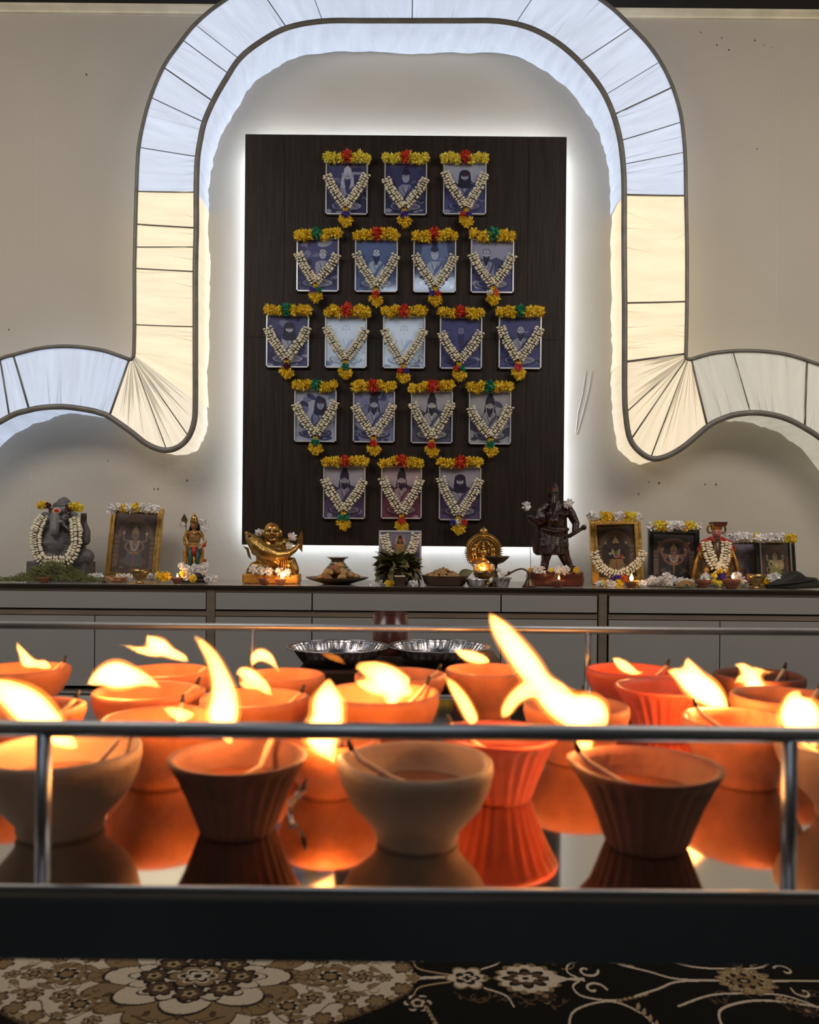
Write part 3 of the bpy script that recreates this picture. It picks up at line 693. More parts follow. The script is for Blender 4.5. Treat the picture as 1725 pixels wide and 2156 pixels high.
# ------------------------------------------------------------ the oil lamp tray
TZ = CAMZ - 0.1567; TY0, TY1 = 0.352, 0.800; TX = 0.50
tray = thing('lamp_tray', (0, 0.58, TZ-0.03), 'long steel tray with dark skirt and thin guard rail, full of burning clay lamps', 'tray')
MB().box((-TX, TY0, TZ-0.004), (TX, TY1, TZ)).build('tray_plate', M['steel'], tray)
sk = MB()
sk.box((-TX, TY0-0.001, TZ-0.031), (TX, TY0+0.0015, TZ-0.0045)); sk.build('front_skirt', M['steel_skirt'], tray)
MB().box((-TX, TY1-0.002, TZ-0.031), (TX, TY1, TZ-0.0045)).build('rear_skirt', M['steel_skirt'], tray)
for s in (-1, 1): MB().box((s*TX-0.001, TY0+0.002, TZ-0.031), (s*TX+0.001, TY1-0.002, TZ-0.0045)).build('side_skirt', M['steel_skirt'], tray)
MB().tube([(-TX, TY0+0.0005, TZ+0.0004), (TX, TY0+0.0005, TZ+0.0004)], 0.0016, 8).build('front_lip', M['steel_rail'], tray, True)
MB().tube([(-TX, TY1, TZ+0.001), (TX, TY1, TZ+0.001)], 0.0016, 8).build('rear_lip', M['steel_rail'], tray, True)
RZ = CAMZ - 0.0865
for y in (TY0+0.008, TY1-0.004):
    MB().tube([(-TX+0.004, y, RZ), (TX-0.004, y, RZ)], 0.0038, 10).build('guard_rail', M['steel_rail'], tray, True)
for s in (-1, 1): MB().tube([(s*(TX-0.004), TY0+0.008, RZ), (s*(TX-0.004), TY1-0.004, RZ)], 0.0038, 10).build('guard_rail', M['steel_rail'], tray, True)
for px_, y in ((91, TY0+0.008), (1662, TY0+0.008), (532, TY1-0.004), (1238, TY1-0.004)):
    x = at(px_, 1700 if y < .5 else 1400, y).x
    MB().tube([(x, y, TZ), (x, y, RZ-0.002)], 0.0034, 10).build('rail_post', M['steel_rail'], tray, True)
for s in (-1, 1):
    for y in (TY0+0.03, TY1-0.03):
        MB().box((s*(TX-0.04)-0.012, y-0.012, 0.0), (s*(TX-0.04)+0.012, y+0.012, TZ-0.0045)).build('leg', M['steel_skirt'], tray)

# clay lamps: (px centre, Y, diameter, kind, ribbed, wick angle, label words)
def diya(px_, Y, dia, mt, ribs, spout, words, lit=True):
    x = (px_-CX)*Y/FPX; h = 0.052*dia/0.077*0.80; R = dia/2
    t = thing('clay_lamp', (x, Y, TZ), words, 'lamp', 'clay oil lamps on the steel tray')
    def rfn(a, k, r):
        v = 1.0
        if r > R*0.75: v += 0.10*math.exp(-((((a-spout)+PI) % (2*PI)-PI)/0.30)**2)*(r/R)
        if ribs and 0.12 < k < 0.40: v += 0.030*math.cos(a*26)
        return v + 0.012*math.sin(3*a+px_)
    b = R*0.52
    if ribs: prof = [(0, 0.0), (b, 0.0), (b*1.04, h*.05), (b*1.22, h*.3), (b*1.42, h*.55), (b*1.66, h*.8), (R*.97, h*.93), (R, h*.97), (R*.985, h), (R*.90, h*.985), (R*.84, h*.9), (R*.70, h*.6), (R*.5, h*.35), (0, h*.25)]
    else: prof = [(0, 0.0), (b, 0.0), (b*1.05, h*.06), (b*1.06, h*.14), (b*1.25, h*.26), (R*.84, h*.46), (R*.95, h*.68), (R*1.0, h*.86), (R*.99, h*.97), (R*.95, h), (R*.90, h*.97), (R*.86, h*.85), (R*.74, h*.6), (R*.5, h*.35), (0, h*.25)]
    me = MB().lathe(prof, (0, 0, 0), 156 if ribs else 64, rfn).mesh('bowl', mt, True); link('bowl', me, t)
    link('oil', MB().lathe([(0, h*.66), (R*.74, h*.66), (R*.74, h*.655), (0, h*.65)], (0, 0, 0), 32).mesh('oil', M['oil'], True), t)
    sx, sy = math.cos(spout), math.sin(spout)
    wk = [(0.1*R*sx, 0.1*R*sy, h*.69), (R*.45*sx+.003, R*.45*sy, h*.74), (R*.78*sx, R*.78*sy, h*.92), (R*.92*sx, R*.92*sy, h*1.05)]
    link('wick', MB().tube(wk, [.0011, .0015, .0017, .0015], 7).mesh('wick', M['wick'], True), t)
    link('wick_tip', MB().tube([wk[-1], (R*.98*sx, R*.98*sy, h*1.18)], [.0019, .0010], 7).mesh('wick_tip', M['char'], True), t)
    return t
POTS = {
 'A': (133, .423, .082, 'clay_cream', 0, 0.9, 'cream clay lamp, front row, behind the left rail post'),
 'B': (507, .427, .075, 'clay_dark', 1, 1.2, 'ribbed shade-darkened terracotta lamp with a tall curling flame, second in the front row'),  # terracotta with its backlit shade put into the dark clay colour
 'C': (885, .413, .080, 'clay_cream', 0, 2.9, 'smooth cream clay lamp, middle of the front row'),
 'D': (1365, .412, .0775, 'clay_dark', 1, 2.7, 'shade-darkened ribbed clay lamp under the largest flame, right of the cream one'),  # backlit shade is in the clay colour here as well
 'E': (1812, .45, .082, 'clay_cream', 0, 2.6, 'cream clay lamp cut by the right edge, outside the right rail post'),
 'G': (696, .492, .066, 'clay', 0, 1.4, 'small smooth terracotta lamp behind the gap between the ribbed and the cream lamp'),
 'H': (1055, .485, .074, 'clay_red', 1, 2.6, 'red ribbed clay lamp just behind the cream middle lamp'),
 'J': (345, .510, .078, 'clay', 0, 1.5, 'orange terracotta lamp seen between the two leftmost front lamps'),
 'K': (1570, .520, .078, 'clay', 0, 2.2, 'orange terracotta lamp behind the right rail post, left side of it'),
 'T': (1215, .570, .076, 'clay', 0, 1.2, 'orange terracotta lamp behind the largest flame'),
 'L': (312, .600, .080, 'clay', 0, 0.3, 'terracotta lamp with a broad flame blown left, third row on the left'),
 'P': (535, .582, .078, 'clay', 0, 0.2, 'terracotta lamp with a short forked flame beside the tall curling flame'),
 'R': (800, .575, .088, 'clay', 0, 0.5, 'large terracotta lamp with a ragged double flame at centre'),
 'X': (1655, .600, .080, 'clay', 0, 0.4, 'terracotta lamp at the right edge, third row'),
 'V': (1400, .640, .078, 'clay_red', 1, 5.9, 'red ribbed clay lamp left of a broad leaning flame'),
 'I': (50, .545, .076, 'clay', 0, 0.6, 'terracotta lamp low at the left edge behind the cream one'),
 'M': (350, .700, .078, 'clay', 0, 0.2, 'terracotta lamp with a forked flame, back row, second from left'),
 'N': (45, .705, .078, 'clay', 0, 0.6, 'terracotta lamp with a small hooked flame, back row, far left'),
 'O': (600, .695, .074, 'clay', 0, 3.0, 'terracotta lamp in the back row in front of the left rear post'),
 'Q': (842, .690, .078, 'clay', 0, 0.2, 'terracotta lamp, back row, below the foil pans'),
 'S': (1030, .720, .078, 'clay', 0, 0.3, 'terracotta lamp, back row, right of the foil pans'),
 'U': (1330, .722, .080, 'clay_red', 0, 0.2, 'shallow red clay lamp, back row, just right of the right rear post'),
 'W': (1600, .705, .078, 'clay_dark', 0, 0.5, 'dark clay lamp with a curled double flame, back row, far right')}
for k, (p, Y, d, mt, rb, sp, wd) in POTS.items(): diya(p, Y, d, M[mt], rb, sp, wd)

# flames: lists of lobes, each a spine of (px, py, half width px)
FLAMES = [
 ('N', .70, [[(110,1408,3),(95,1400,10),(75,1398,9),(58,1393,13),(48,1376,9),(38,1360,6),(34,1348,1.5)]], 'small hooked flame over the far left lamp', .16),
 ('A', .44, [[(165,1576,4),(130,1552,22),(85,1512,34),(50,1480,34),(10,1455,24),(-30,1440,12),(-60,1432,3)]], 'broad white hot flame at the left edge, leaning left', .38),
 ('L', .57, [[(344,1452,2),(325,1440,8),(300,1430,15),(270,1425,24),(240,1421,28),(215,1425,20),(195,1435,10),(180,1442,2)]], 'broad flame blown flat to the left', .30),
 ('M', .68, [[(398,1395,3),(385,1385,9),(360,1375,12),(338,1362,17),(320,1350,13),(308,1336,3)],[(335,1375,10),(300,1370,9),(272,1362,5),(248,1357,1)]], 'forked flame of the back row, left', .22),
 ('B', .445, [[(488,1570,3),(478,1545,16),(470,1510,31),(472,1470,27),(465,1430,20),(447,1385,14),(425,1355,9),(404,1334,2)]], 'tall flame curling up to the left', .38),
 ('O', .69, [[(590,1418,3),(580,1402,6),(566,1386,11),(548,1378,13),(536,1388,10),(530,1405,3)]], 'small arched flame by the left rear post', .14),
 ('P', .57, [[(574,1466,3),(560,1450,11),(542,1435,14),(522,1420,15),(505,1413,8),(497,1425,2)],[(540,1445,8),(515,1442,8),(500,1438,2)]], 'short forked flame right of the tall one', .2),
 ('C', .445, [[(706,1614,2),(700,1597,9),(686,1570,26),(682,1548,40),(690,1510,33),(690,1475,31),(691,1450,18),(694,1428,4)]], 'upright flame on the spout of the middle cream lamp', .38),
 ('R', .575, [[(870,1462,5),(845,1450,18),(815,1432,26),(780,1416,13),(745,1404,3)],[(860,1440,12),(825,1418,15),(790,1403,11),(752,1396,3)],[(840,1445,20),(826,1470,17),(832,1497,3)],[(835,1440,20),(790,1447,16),(748,1434,5)]], 'ragged double flame at the centre', .35),
 ('H', .485, [[(1000,1522,10),(992,1508,14),(974,1474,14),(952,1442,10),(936,1422,3)]], 'slim slanting flame right of centre', .25),
 ('S', .715, [[(1032,1394,5),(1015,1388,11),(990,1382,13),(968,1374,8),(953,1367,2)]], 'small flat flame below the right foil pan', .14),
 ('D', .445, [[(1245,1588,4),(1232,1570,18),(1228,1540,24),(1215,1505,34),(1170,1475,30),(1140,1440,24),(1112,1402,26),(1082,1362,24),(1055,1326,19),(1038,1302,10),(1028,1288,2)],[(1275,1528,8),(1250,1500,32),(1205,1495,32),(1160,1470,24)],[(1170,1462,14),(1120,1450,18),(1085,1470,15),(1066,1498,12),(1058,1514,3)],[(1203,1462,5),(1180,1450,13),(1140,1435,18)]], 'largest flame, many tongued, rising over the rear rail', .8),
 ('U', .715, [[(1360,1415,2),(1340,1416,7),(1318,1405,12),(1300,1392,9),(1287,1383,2)]], 'small flame over the shallow red lamp', .12),
 ('V', .56, [[(1532,1504,3),(1515,1480,18),(1487,1456,27),(1455,1435,24),(1430,1420,14),(1403,1410,3)],[(1470,1430,18),(1452,1402,12),(1448,1382,3)]], 'broad flame leaning left, behind the red ribbed lamp', .35),
 ('W', .66, [[(1608,1474,10),(1592,1455,20),(1586,1430,16),(1573,1413,13),(1560,1402,8),(1544,1400,2)],[(1590,1410,8),(1615,1415,5),(1641,1417,1.5)],[(1575,1430,10),(1558,1430,8),(1544,1441,2)]], 'curled double flame, back row right', .22),
 ('E', .46, [[(1716,1578,5),(1710,1555,15),(1690,1520,38),(1680,1490,36),(1674,1468,16),(1688,1452,2)]], 'round bright flame by the right rail post', .35),
 ('J', .515, [[(412,1502,4),(385,1506,14),(360,1497,10),(340,1490,2)]], 'low flame just above the front rail, left of the tall one', .15),
]
def flame_mb(lobes, Y, sc=1.0, nseg=5, n=14):
    b = MB()
    for lb in lobes:
        P = crom(lb, nseg)
        b.tube([at(p[0], p[1], Y) for p in P], [max(0.15, p[2])*Y/FPX*sc for p in P], n, flat=0.8)
    return b
for key, Y, lobes, wd, pw in FLAMES:
    c0 = lobes[0]; base = at(c0[0][0], c0[0][1], Y)
    t = thing('flame', base, wd, 'flame', 'flames over the tray')
    flame_mb(lobes, Y, 1.0).solid('flame_tongue', M['flame'], t, voxel=0.0014*Y/.42, smooth=3)
    o = flame_mb(lobes, Y, 1.32).solid('flame_fringe', M['flame_thin'], t, voxel=0.0016*Y/.42, smooth=4)
    big = max(c0, key=lambda q: q[2]); lamp('flame_light', 'POINT', at(big[0], big[1], Y)-base, pw*(0.22 if Y < .5 else 0.80), (1.0, 0.42, 0.12), size=0.004, parent=t)
# faint low tongue and sparks
t = thing('flame', at(725, 1398, .75), 'faint orange tongue under the left foil pan', 'flame', 'flames over the tray')
flame_mb([[(730,1400,2),(712,1388,8),(690,1380,7),(670,1373,2)]], .75).solid('flame_tongue', M['flame_thin'], t, voxel=.002)

# crumpled foil scrap between the front lamps
fs = MB(); r_ = random.Random(2); rows = []
for i in range(7):
    rows.append([at(606+i*7+r_.uniform(-3, 3), 1712-i*9+k*-6+r_.uniform(-5, 5), .455)+Vector((0, r_.uniform(-.006, .006), 0)) for k in range(5)])
fo = thing('foil_scrap', at(620, 1700, .455), 'crumpled scrap of shiny foil beside the ribbed terracotta lamp', 'foil')
fs.grid(rows).build('sheet', M['steel_rail'], fo)

# ------------------------------------------------------------ carpet
M['carpet'] = vcol_mat('woven_carpet', 0.95, noise=0.30, bump=0.5, spec=0.05)
MX, MY = at(425, 2062, 1).x/1, 0
D0 = (2062-HY) - (425-CX)*math.sin(TH); YM = CAMZ*FPX/D0; XM = (425-CX)*YM/FPX
KX, KY = YM/FPX, YM*YM/(FPX*CAMZ)           # metres per picture pixel at the medallion, across and along
def axis(lo, hi, f0, f1, fine, coarse):
    return np.unique(np.concatenate([np.arange(lo, f0, coarse), np.arange(f0, f1, fine), np.arange(f1, hi+coarse, coarse)]))
ax = axis((-1.9-XM)/KX, (1.9-XM)/KX, (-0.60-XM)/KX, (0.62-XM)/KX, 1.7, 14)
ay = axis((-1.05)/KY*1.0, 1.75/KY, -0.085/KY-20, 0.085/KY+25, 1.15, 9)[::1]
# canvas y grows away from the camera (b = metres along / KY)
BLK, CRM, TAN, DK, GLD, BRN = (0.010, 0.009, 0.007), (0.52, 0.43, 0.32), (0.22, 0.145, 0.075), (0.022, 0.016, 0.012), (0.33, 0.24, 0.13), (0.085, 0.052, 0.030)
cv = Canvas(ax, ay, BLK)
rc = random.Random(21)
def rosette(x, y, r, n=8, cols=(DK, CRM, DK, TAN, DK, CRM), sq=0.62):
    k = 1.0
    for i, c in enumerate(cols):
        cv.lobes(x, y, r*k, r*k*sq*1.0, n if i % 4 < 2 else max(5, n-2), 0.16, c, ph=i*0.8); k *= (0.90 if i % 2 == 0 else 0.62)
def leaf_(x, y, L, a, wd, c=TAN, o=DK):
    ca, sa = math.cos(a), math.sin(a)
    P = [(0, 0), (.25, .5), (.6, .42), (1, 0), (.6, -.42), (.25, -.5)]
    for s, col in ((1.18, o), (0.9, c)):
        cv.poly([(x+ca*(u-.5)*L*s-sa*v*wd*s, y+(sa*(u-.5)*L*s+ca*v*wd*s)*.62) for u, v in P], col)
def vine(P, wd=2.4, c=TAN, leaves=True, bud=BRN):
    Q = crom(P, 10); cv.line(Q, wd, c)
    if leaves:
        for i in range(4, len(Q)-2, 7):
            dx, dy = Q[i+1]-Q[i]; a = math.atan2(dy, dx)+(0.9 if i % 2 else -0.9)
            leaf_(Q[i][0]+7*math.cos(a), Q[i][1]+5*math.sin(a), 15, a, 6, bud, c)
def curl(x, y, r, dirn=1, a0=0.0, wd=3.2, c=CRM):
    P = [(x+r*(1-t/9.5)*math.cos(a0+dirn*t*.62), y+.62*r*(1-t/9.5)*math.sin(a0+dirn*t*.62)) for t in range(9)]
    cv.line(crom(P, 5), wd, c)
# field scrolls on black, both sides of the medallion, repeated along the carpet
for oy in (-560, -330, -190, 0, 150, 330, 520, 760, 1000):
    for sd in (-1, 1):
        for k in range(0, 15):
            x = sd*(470+k*62)+rc.uniform(-18, 18); y = oy+rc.uniform(-60, 60)
            if oy == 0 and abs(y) < 20: continue
            curl(x, y, rc.uniform(16, 34), rc.choice((-1, 1)), rc.uniform(0, 6.28), rc.uniform(1.6, 2.8), rc.choice((TAN, BRN, BRN)))
            vine([(x-45, y+rc.uniform(-12, 12)), (x-12, y+rc.uniform(-14, 14)), (x+18, y+rc.uniform(-14, 14)), (x+50, y+rc.uniform(-12, 12))], 1.6, BRN)
            if rc.random() < .30: rosette(x+rc.uniform(-20, 20), y+rc.uniform(-24, 24), rc.uniform(12, 20), 8, (BRN, DK, BRN, DK, TAN))
for oy in (-620, 640):
    for k in range(-3, 8): rosette(k*300+120, oy+rc.uniform(-50, 50), 62, 11, (CRM, DK, TAN, CRM, DK, GLD))
# great medallion: frilled lens
fr_ = []
def lens(a):   # half height against |a|
    a = abs(a); return 150*max(0.0, 1-(a/452.0))**0.62
for sd in (1, -1):
    for i in range(0, 62):
        a = -470+i*15.4; h = lens(a)
        if h > 1: cv.ell(a, sd*h, 16, 15, BRN); 
for i in range(0, 110):
    a = -452+i*8.3
    for sd in (-1, 1):
        h = lens(a)
        cv.ell(a+rc.uniform(-2, 2), sd*(h+5), rc.uniform(5, 8), rc.uniform(4, 7), rc.choice((GLD, TAN, CRM, DK)))
cv.poly([(a, lens(a)) for a in np.linspace(-450, 450, 160)]+[(a, -lens(a)) for a in np.linspace(450, -450, 160)], CRM)
for sd in (1, -1):
    for i in range(18):
        a = -430+i*50.6; h = lens(a)*0.98
        if h > 20: cv.lobes(a, sd*h, 20, 12, 6, .2, BRN); cv.lobes(a, sd*h, 15, 8, 6, .2, TAN)
# tips
for sd in (1, -1):
    cv.poly([(sd*440, 14), (sd*478, 0), (sd*440, -14)], CRM); cv.lobes(sd*452, 0, 14, 9, 5, .3, TAN)
# inner tan star field and white ring of petals
cv.lobes(0, 0, 218, 96, 16, .09, BRN); cv.lobes(0, 0, 212, 92, 16, .09, TAN)
cv.lobes(0, 0, 168, 66, 8, .20, DK, pw=.7); cv.lobes(0, 0, 162, 62, 8, .20, CRM, pw=.7)
cv.lobes(0, 0, 134, 50, 16, .10, DK); cv.lobes(0, 0, 130, 47, 16, .10, CRM)
for i in range(8):
    a = i*PI/4; x, y = 92*math.cos(a), 36*math.sin(a)
    cv.lobes(x, y, 31, 15, 7, .16, DK); cv.lobes(x, y, 25, 11.5, 7, .16, BRN); cv.lobes(x, y, 13, 6, 5, .2, GLD); cv.ell(x, y, 6, 3, DK)
cv.lobes(0, 0, 56, 22, 6, .22, DK, pw=.8); cv.lobes(0, 0, 49, 18.5, 6, .22, TAN, pw=.8); cv.lobes(0, 0, 36, 14, 6, .2, CRM); cv.lobes(0, 0, 30, 11, 6, .25, DK); cv.lobes(0, 0, 22, 8, 6, .2, CRM); cv.ell(0, 0, 9, 4, DK)
for i in range(18):
    a = (i+.5)*2*PI/18; leaf_(190*math.cos(a), 80*math.sin(a), 20, a, 11, BRN, DK)
# flowers on the cream lens
for sd in (-1, 1):
    for (x, y, r, n) in ((278, 2, 42, 9), (346, 2, 25, 8), (392, 0, 17, 7), (206, 54, 30, 9), (206, -58, 34, 9), (318, 38, 22, 8), (318, -40, 24, 8), (250, -42, 24, 7), (250, 40, 24, 7), (95, 108, 30, 9), (95, -108, 30, 9), (160, 86, 16, 7), (160, -88, 18, 7)):
        rosette(sd*x, y, r, n, (DK, TAN, DK, BRN, GLD) if (x+int(y)) % 4 else (BRN, TAN, CRM, DK, TAN), .5)
    for (x, y, L, a) in ((228, 12, 60, .5), (228, -12, 60, -.5), (300, 22, 46, -.4), (300, -24, 46, .4), (372, 16, 30, -.5), (372, -16, 30, .5), (160, 60, 40, .6), (160, -60, 40, -.6), (270, 58, 30, 1), (350, 34, 26, .4), (350, -34, 26, -.4), (230, -78, 36, .2), (60, -84, 34, .4), (130, -70, 34, -.8)):
        leaf_(sd*x, y, L, sd*a, 13, TAN, BRN)
    for q in (1, -1):
        vine([(sd*235, q*4), (sd*270, q*26), (sd*300, q*14), (sd*340, q*30), (sd*380, q*16)], 2.2, TAN, False)
        vine([(sd*180, q*70), (sd*215, q*88), (sd*262, q*74), (sd*290, q*52), (sd*330, q*56)], 2.2, BRN, False)
        curl(sd*370, q*25, 14, q*sd, 0, 2, TAN); curl(sd*245, q*24, 16, -q*sd, 1, 2.2, BRN); curl(sd*190, q*30, 12, q*sd, 2, 2, BRN)
vine([(-90, -78), (-40, -90), (0, -80), (40, -90), (90, -78)], 3.2, BRN, False); vine([(-90, 78), (-40, 90), (0, 80), (40, 90), (90, 78)], 3.2, BRN, False)
# axis ornaments beyond the tip
for sd in (-1, 1):
    q = sd
    cv.line(crom([(q*470, 0), (q*520, 2), (q*560, 0)], 6), 6, CRM)
    cv.lobes(q*567, 1, 40, 22, 6, .18, TAN); cv.lobes(q*567, 1, 36, 19, 6, .18, CRM); cv.lobes(q*567, 1, 23, 12, 5, .2, DK); cv.lobes(q*567, 1, 15, 7, 4, .3, CRM); cv.lobes(q*567, 1, 8, 4, 4, .3, DK)
    leaf_(q*610, 1, 20, 0, 10, TAN, DK)
    cv.lobes(q*695, 1, 66, 31, 14, .10, TAN); cv.lobes(q*695, 1, 60, 27, 12, .10, CRM); cv.lobes(q*692, 1, 42, 17, 8, .25, DK); cv.lobes(q*692, 1, 33, 12, 8, .25, BRN); cv.lobes(q*690, 1, 20, 7, 6, .25, CRM); cv.ell(q*690, 1, 7, 3, DK)
    cv.poly([(q*740, 14), (q*778, 3), (q*815, 4), (q*815, -4), (q*778, -2), (q*740, -12)], CRM)
    for s in (1, -1):
        curl(q*826, s*20, 26, -s*q, 0 if q > 0 else PI, 4.5, CRM)
        cv.line(crom([(q*800, s*4), (q*784, s*16), (q*796, s*34), (q*850, s*42), (q*905, s*34)], 8), 3.6, CRM)
        for i in range(6): leaf_(q*(872+i*11), s*(41-i*2.2), 20, -s*q*.35, 9, GLD, DK)
        cv.line(crom([(q*905, s*33), (q*960, s*18), (q*1010, s*3), (q*1100, 0)], 10), 3.8, CRM)
        cv.line(crom([(q*450, s*50), (q*462, s*22), (q*500, s*12), (q*530, s*8)], 8), 3.4, GLD)
        cv.line(crom([(q*600, s*20), (q*640, s*34), (q*652, s*55)], 8), 3.4, CRM)
        rosette(q*462, s*50, 24, 6, (CRM, DK, TAN, CRM, DK), .6)
        for i in range(5): leaf_(q*(480+i*4), s*(60+i*7), 22, 1.1*s, 9, GLD, DK)
        cv.line(crom([(q*745, s*-100), (q*770, s*-62), (q*850, s*-44), (q*905, s*-72), (q*915, s*-110)], 10), 3.6, CRM)
        cv.line(crom([(q*980, s*52), (q*1060, s*30), (q*1140, s*26), (q*1210, s*30), (q*1260, s*52)], 10), 3.6, CRM)
        cv.line(crom([(q*1040, s*-92), (q*1060, s*-58), (q*1140, s*-40), (q*1230, s*-46), (q*1300, s*-62)], 10), 4.2, CRM)
        curl(q*1255, s*-22, 22, s*q, 2.6, 3.6, CRM)
        for i in range(5): leaf_(q*(900+i*6), s*(-52-i*11), 30, 1.2, 9, GLD, DK)
        for i in range(4): leaf_(q*(1195+i*9), s*(34+i*3), 22, .5, 9, GLD, DK)
    cv.lobes(q*1155, 0, 56, 27, 13, .14, TAN); cv.lobes(q*1155, 0, 50, 23, 11, .14, GLD); cv.lobes(q*1152, 0, 33, 14, 9, .2, DK); cv.lobes(q*1152, 0, 27, 11, 7, .2, TAN); cv.ell(q*1150, 0, 15, 6, DK); cv.ell(q*1150, 0, 7, 3, GLD)
    for i in range(12):
        a = i*PI/6; leaf_(q*1155+48*math.cos(a), 22*math.sin(a), 17, a, 8, GLD, DK)
    cv.line(crom([(q*1210, 0), (q*1280, 1), (q*1360, 0)], 6), 4, CRM)
carpet_me = cv.mesh('carpet', M['carpet'], lambda X, Y: np.stack([XM+X*KX, YM+Y*KY, 0*X+0.004], -1))
cpt = tag(link('carpet', carpet_me), 'cream and black oriental carpet with a scalloped floral medallion, under the lamp tray', 'carpet')
# the canvas is drawn with y away from the camera; give the pile an edge
E0, E1 = XM+ax[0]*KX, XM+ax[-1]*KX; F0, F1 = YM+ay[0]*KY, YM+ay[-1]*KY
ed = MB()
for lo, hi in (((E0-.004, F0-.004), (E1+.004, F0)), ((E0-.004, F1), (E1+.004, F1+.004)), ((E0-.004, F0), (E0, F1)), ((E1, F0), (E1+.004, F1))): ed.box((lo[0], lo[1], 0), (hi[0], hi[1], .0042))
ed.build('carpet_binding', M['backing'], cpt)

# ------------------------------------------------------------ foil pans on a dark low table, beyond the tray
M['foil'] = mat('foil', (0.42, 0.40, 0.42), 0.26, 1.0, noise=0.08, bump=0.15, bscale=90)
M['brown'] = mat('dark_brown_wood', (0.055, 0.022, 0.014), 0.45, noise=0.3, nscale=12, stretch=(1, 1, 5))
M['maroon_gloss'] = mat('brown_glass', (0.085, 0.024, 0.015), 0.25, noise=0.2, nscale=10)
FY = 1.69
tt = at(850, 1397, FY); tb = thing('low_table', (tt.x, FY, 0), 'small dark brown low table beyond the lamps, carrying two foil pans', 'table')
MB().box((tt.x-.215, FY-.14, tt.z-.03), (tt.x+.215, FY+.22, tt.z)).build('table_top', M['brown'], tb)
MB().box((tt.x-.20, FY-.125, tt.z-.075), (tt.x+.20, FY-.11, tt.z-.03)).build('apron', M['brown'], tb)
for s in (-1, 1):
    for y in (FY-.12, FY+.20): MB().box((tt.x+s*.195-.015, y-.015, 0.004), (tt.x+s*.195+.015, y+.015, tt.z-.03)).build('leg', M['brown'], tb)
def foil_pan(px_, Y, R, h, z, words, name='foil_pan', group='foil pans on the low table', m=None, n=96):
    x = at(px_, 1357, Y).x; t = thing(name, (x, Y, z), words, 'pan', group)
    flute = lambda a, k, r: 1+(0.028*math.cos(a*36) if 0.2 < k < 0.75 and r > R*.45 else 0)
    link('pan_shell', MB().lathe([(0, 0), (R*.66, 0), (R*.70, h*.1), (R*.80, h*.5), (R*.88, h*.9), (R*.90, h), (R*.985, h*1.02), (R, h*1.0), (R, h*.97), (R*.985, h*.97), (R*.90, h*.95), (R*.865, h*.88), (R*.78, h*.5), (R*.67, h*.13), (R*.64, .0012), (0, .0012)], (0, 0, 0), n*2, flute).mesh('pan_shell', m or M['foil']), t)
    link('rolled_rim', MB().tube([(R*math.cos(a)*1.0, R*math.sin(a), h) for a in np.linspace(0, 2*PI, 49)], .0016, 6).mesh('rolled_rim', M['foil'], True), t)
    return t
foil_pan(712, 1.69, .1095, .036, tt.z, 'round fluted foil pan, left one of two on the low brown table')
foil_pan(926, 1.71, .1115, .036, tt.z, 'round fluted foil pan, right one of two on the low brown table')
tc_ = at(822, 1345, 1.84)
cu = thing('brown_tumbler', (tc_.x, 1.84, tt.z), 'dark brown open cylinder standing behind the two foil pans', 'tumbler')
hT = at(822, 1291, 1.84).z-tt.z
link('cup', MB().lathe([(0, 0), (.040, 0), (.0405, .004), (.0420, hT), (.0402, hT), (.0385, .006), (0, .006)], (0, 0, 0), 40).mesh('cup', M['maroon_gloss'], True), cu)
link('rim', MB().tube([(.0412*math.cos(a), .0412*math.sin(a), hT) for a in np.linspace(0, 2*PI, 33)], .0014, 6).mesh('rim', M['maroon_gloss'], True), cu)

# ------------------------------------------------------------ things on the worktop
class PX:
    """local frame of a thing on the worktop: one unit is one picture pixel at its distance"""
    def __init__(s, px, Y, z=CTOP, lift=0.0006):
        py = HY + (CAMZ-z)*FPX/Y
        p = at(px, py, Y); s.s = Y/FPX; s.o = Vector((p.x, Y, z+lift)); s.by = py + (px-CX)*math.sin(TH)
    def p(s, u, d, v): return s.o + Vector((u*s.s - d*s.s*s.o.x/s.o.y, -d*s.s, v*s.s))   # depth runs towards the viewer's side of the hall
    def r(s, *k): return tuple(q*s.s for q in k)
def ell(b, F, u, d, v, ru, rd, rv, rot=None, nu=14, nv=9): b.ell(F.p(u, d, v), F.r(ru, rd, rv), rot, nu, nv)
def cap(b, F, pts, n=10):
    """tapering limb through (u, d, v, radius) points"""
    b.tube([F.p(*q[:3]) for q in pts], [q[3]*F.s for q in pts], n)
    for q in (pts[0], pts[-1]): b.ell(F.p(*q[:3]), (q[3]*F.s,)*3, None, 10, 6)
def bx(b, F, u0, u1, d0, d1, v0, v1):
    k = -(d0+d1)/2*F.s*F.o.x/F.o.y
    b.box((F.o.x+u0*F.s+k, F.o.y-d1*F.s, F.o.z+v0*F.s), (F.o.x+u1*F.s+k, F.o.y-d0*F.s, F.o.z+v1*F.s))
M['stone'] = mat('grey_stone', (0.105, 0.098, 0.098), 0.55, noise=0.25, nscale=40, bump=0.3, bscale=120)
M['stone_head'] = mat('lighter_stone', (0.17, 0.165, 0.175), 0.55, noise=0.2, nscale=40, bump=0.3, bscale=120)
M['stone_light'] = mat('pale_stone_paint', (0.22, 0.22, 0.235), 0.6, noise=0.15, nscale=60)
M['tilak_cream'] = mat('sandal_paste', (0.75, 0.50, 0.30), 0.8, noise=0.1)
M['tilak_red'] = mat('vermilion', (0.60, 0.02, 0.02), 0.7, noise=0.1)
M['darkwood'] = mat('carved_dark_wood', (0.022, 0.0065, 0.005), 0.36, noise=0.35, nscale=40, bump=0.5, bscale=110)
M['redwood'] = mat('carved_red_wood', (0.095, 0.022, 0.013), 0.35, noise=0.35, nscale=25, bump=0.5, bscale=60)
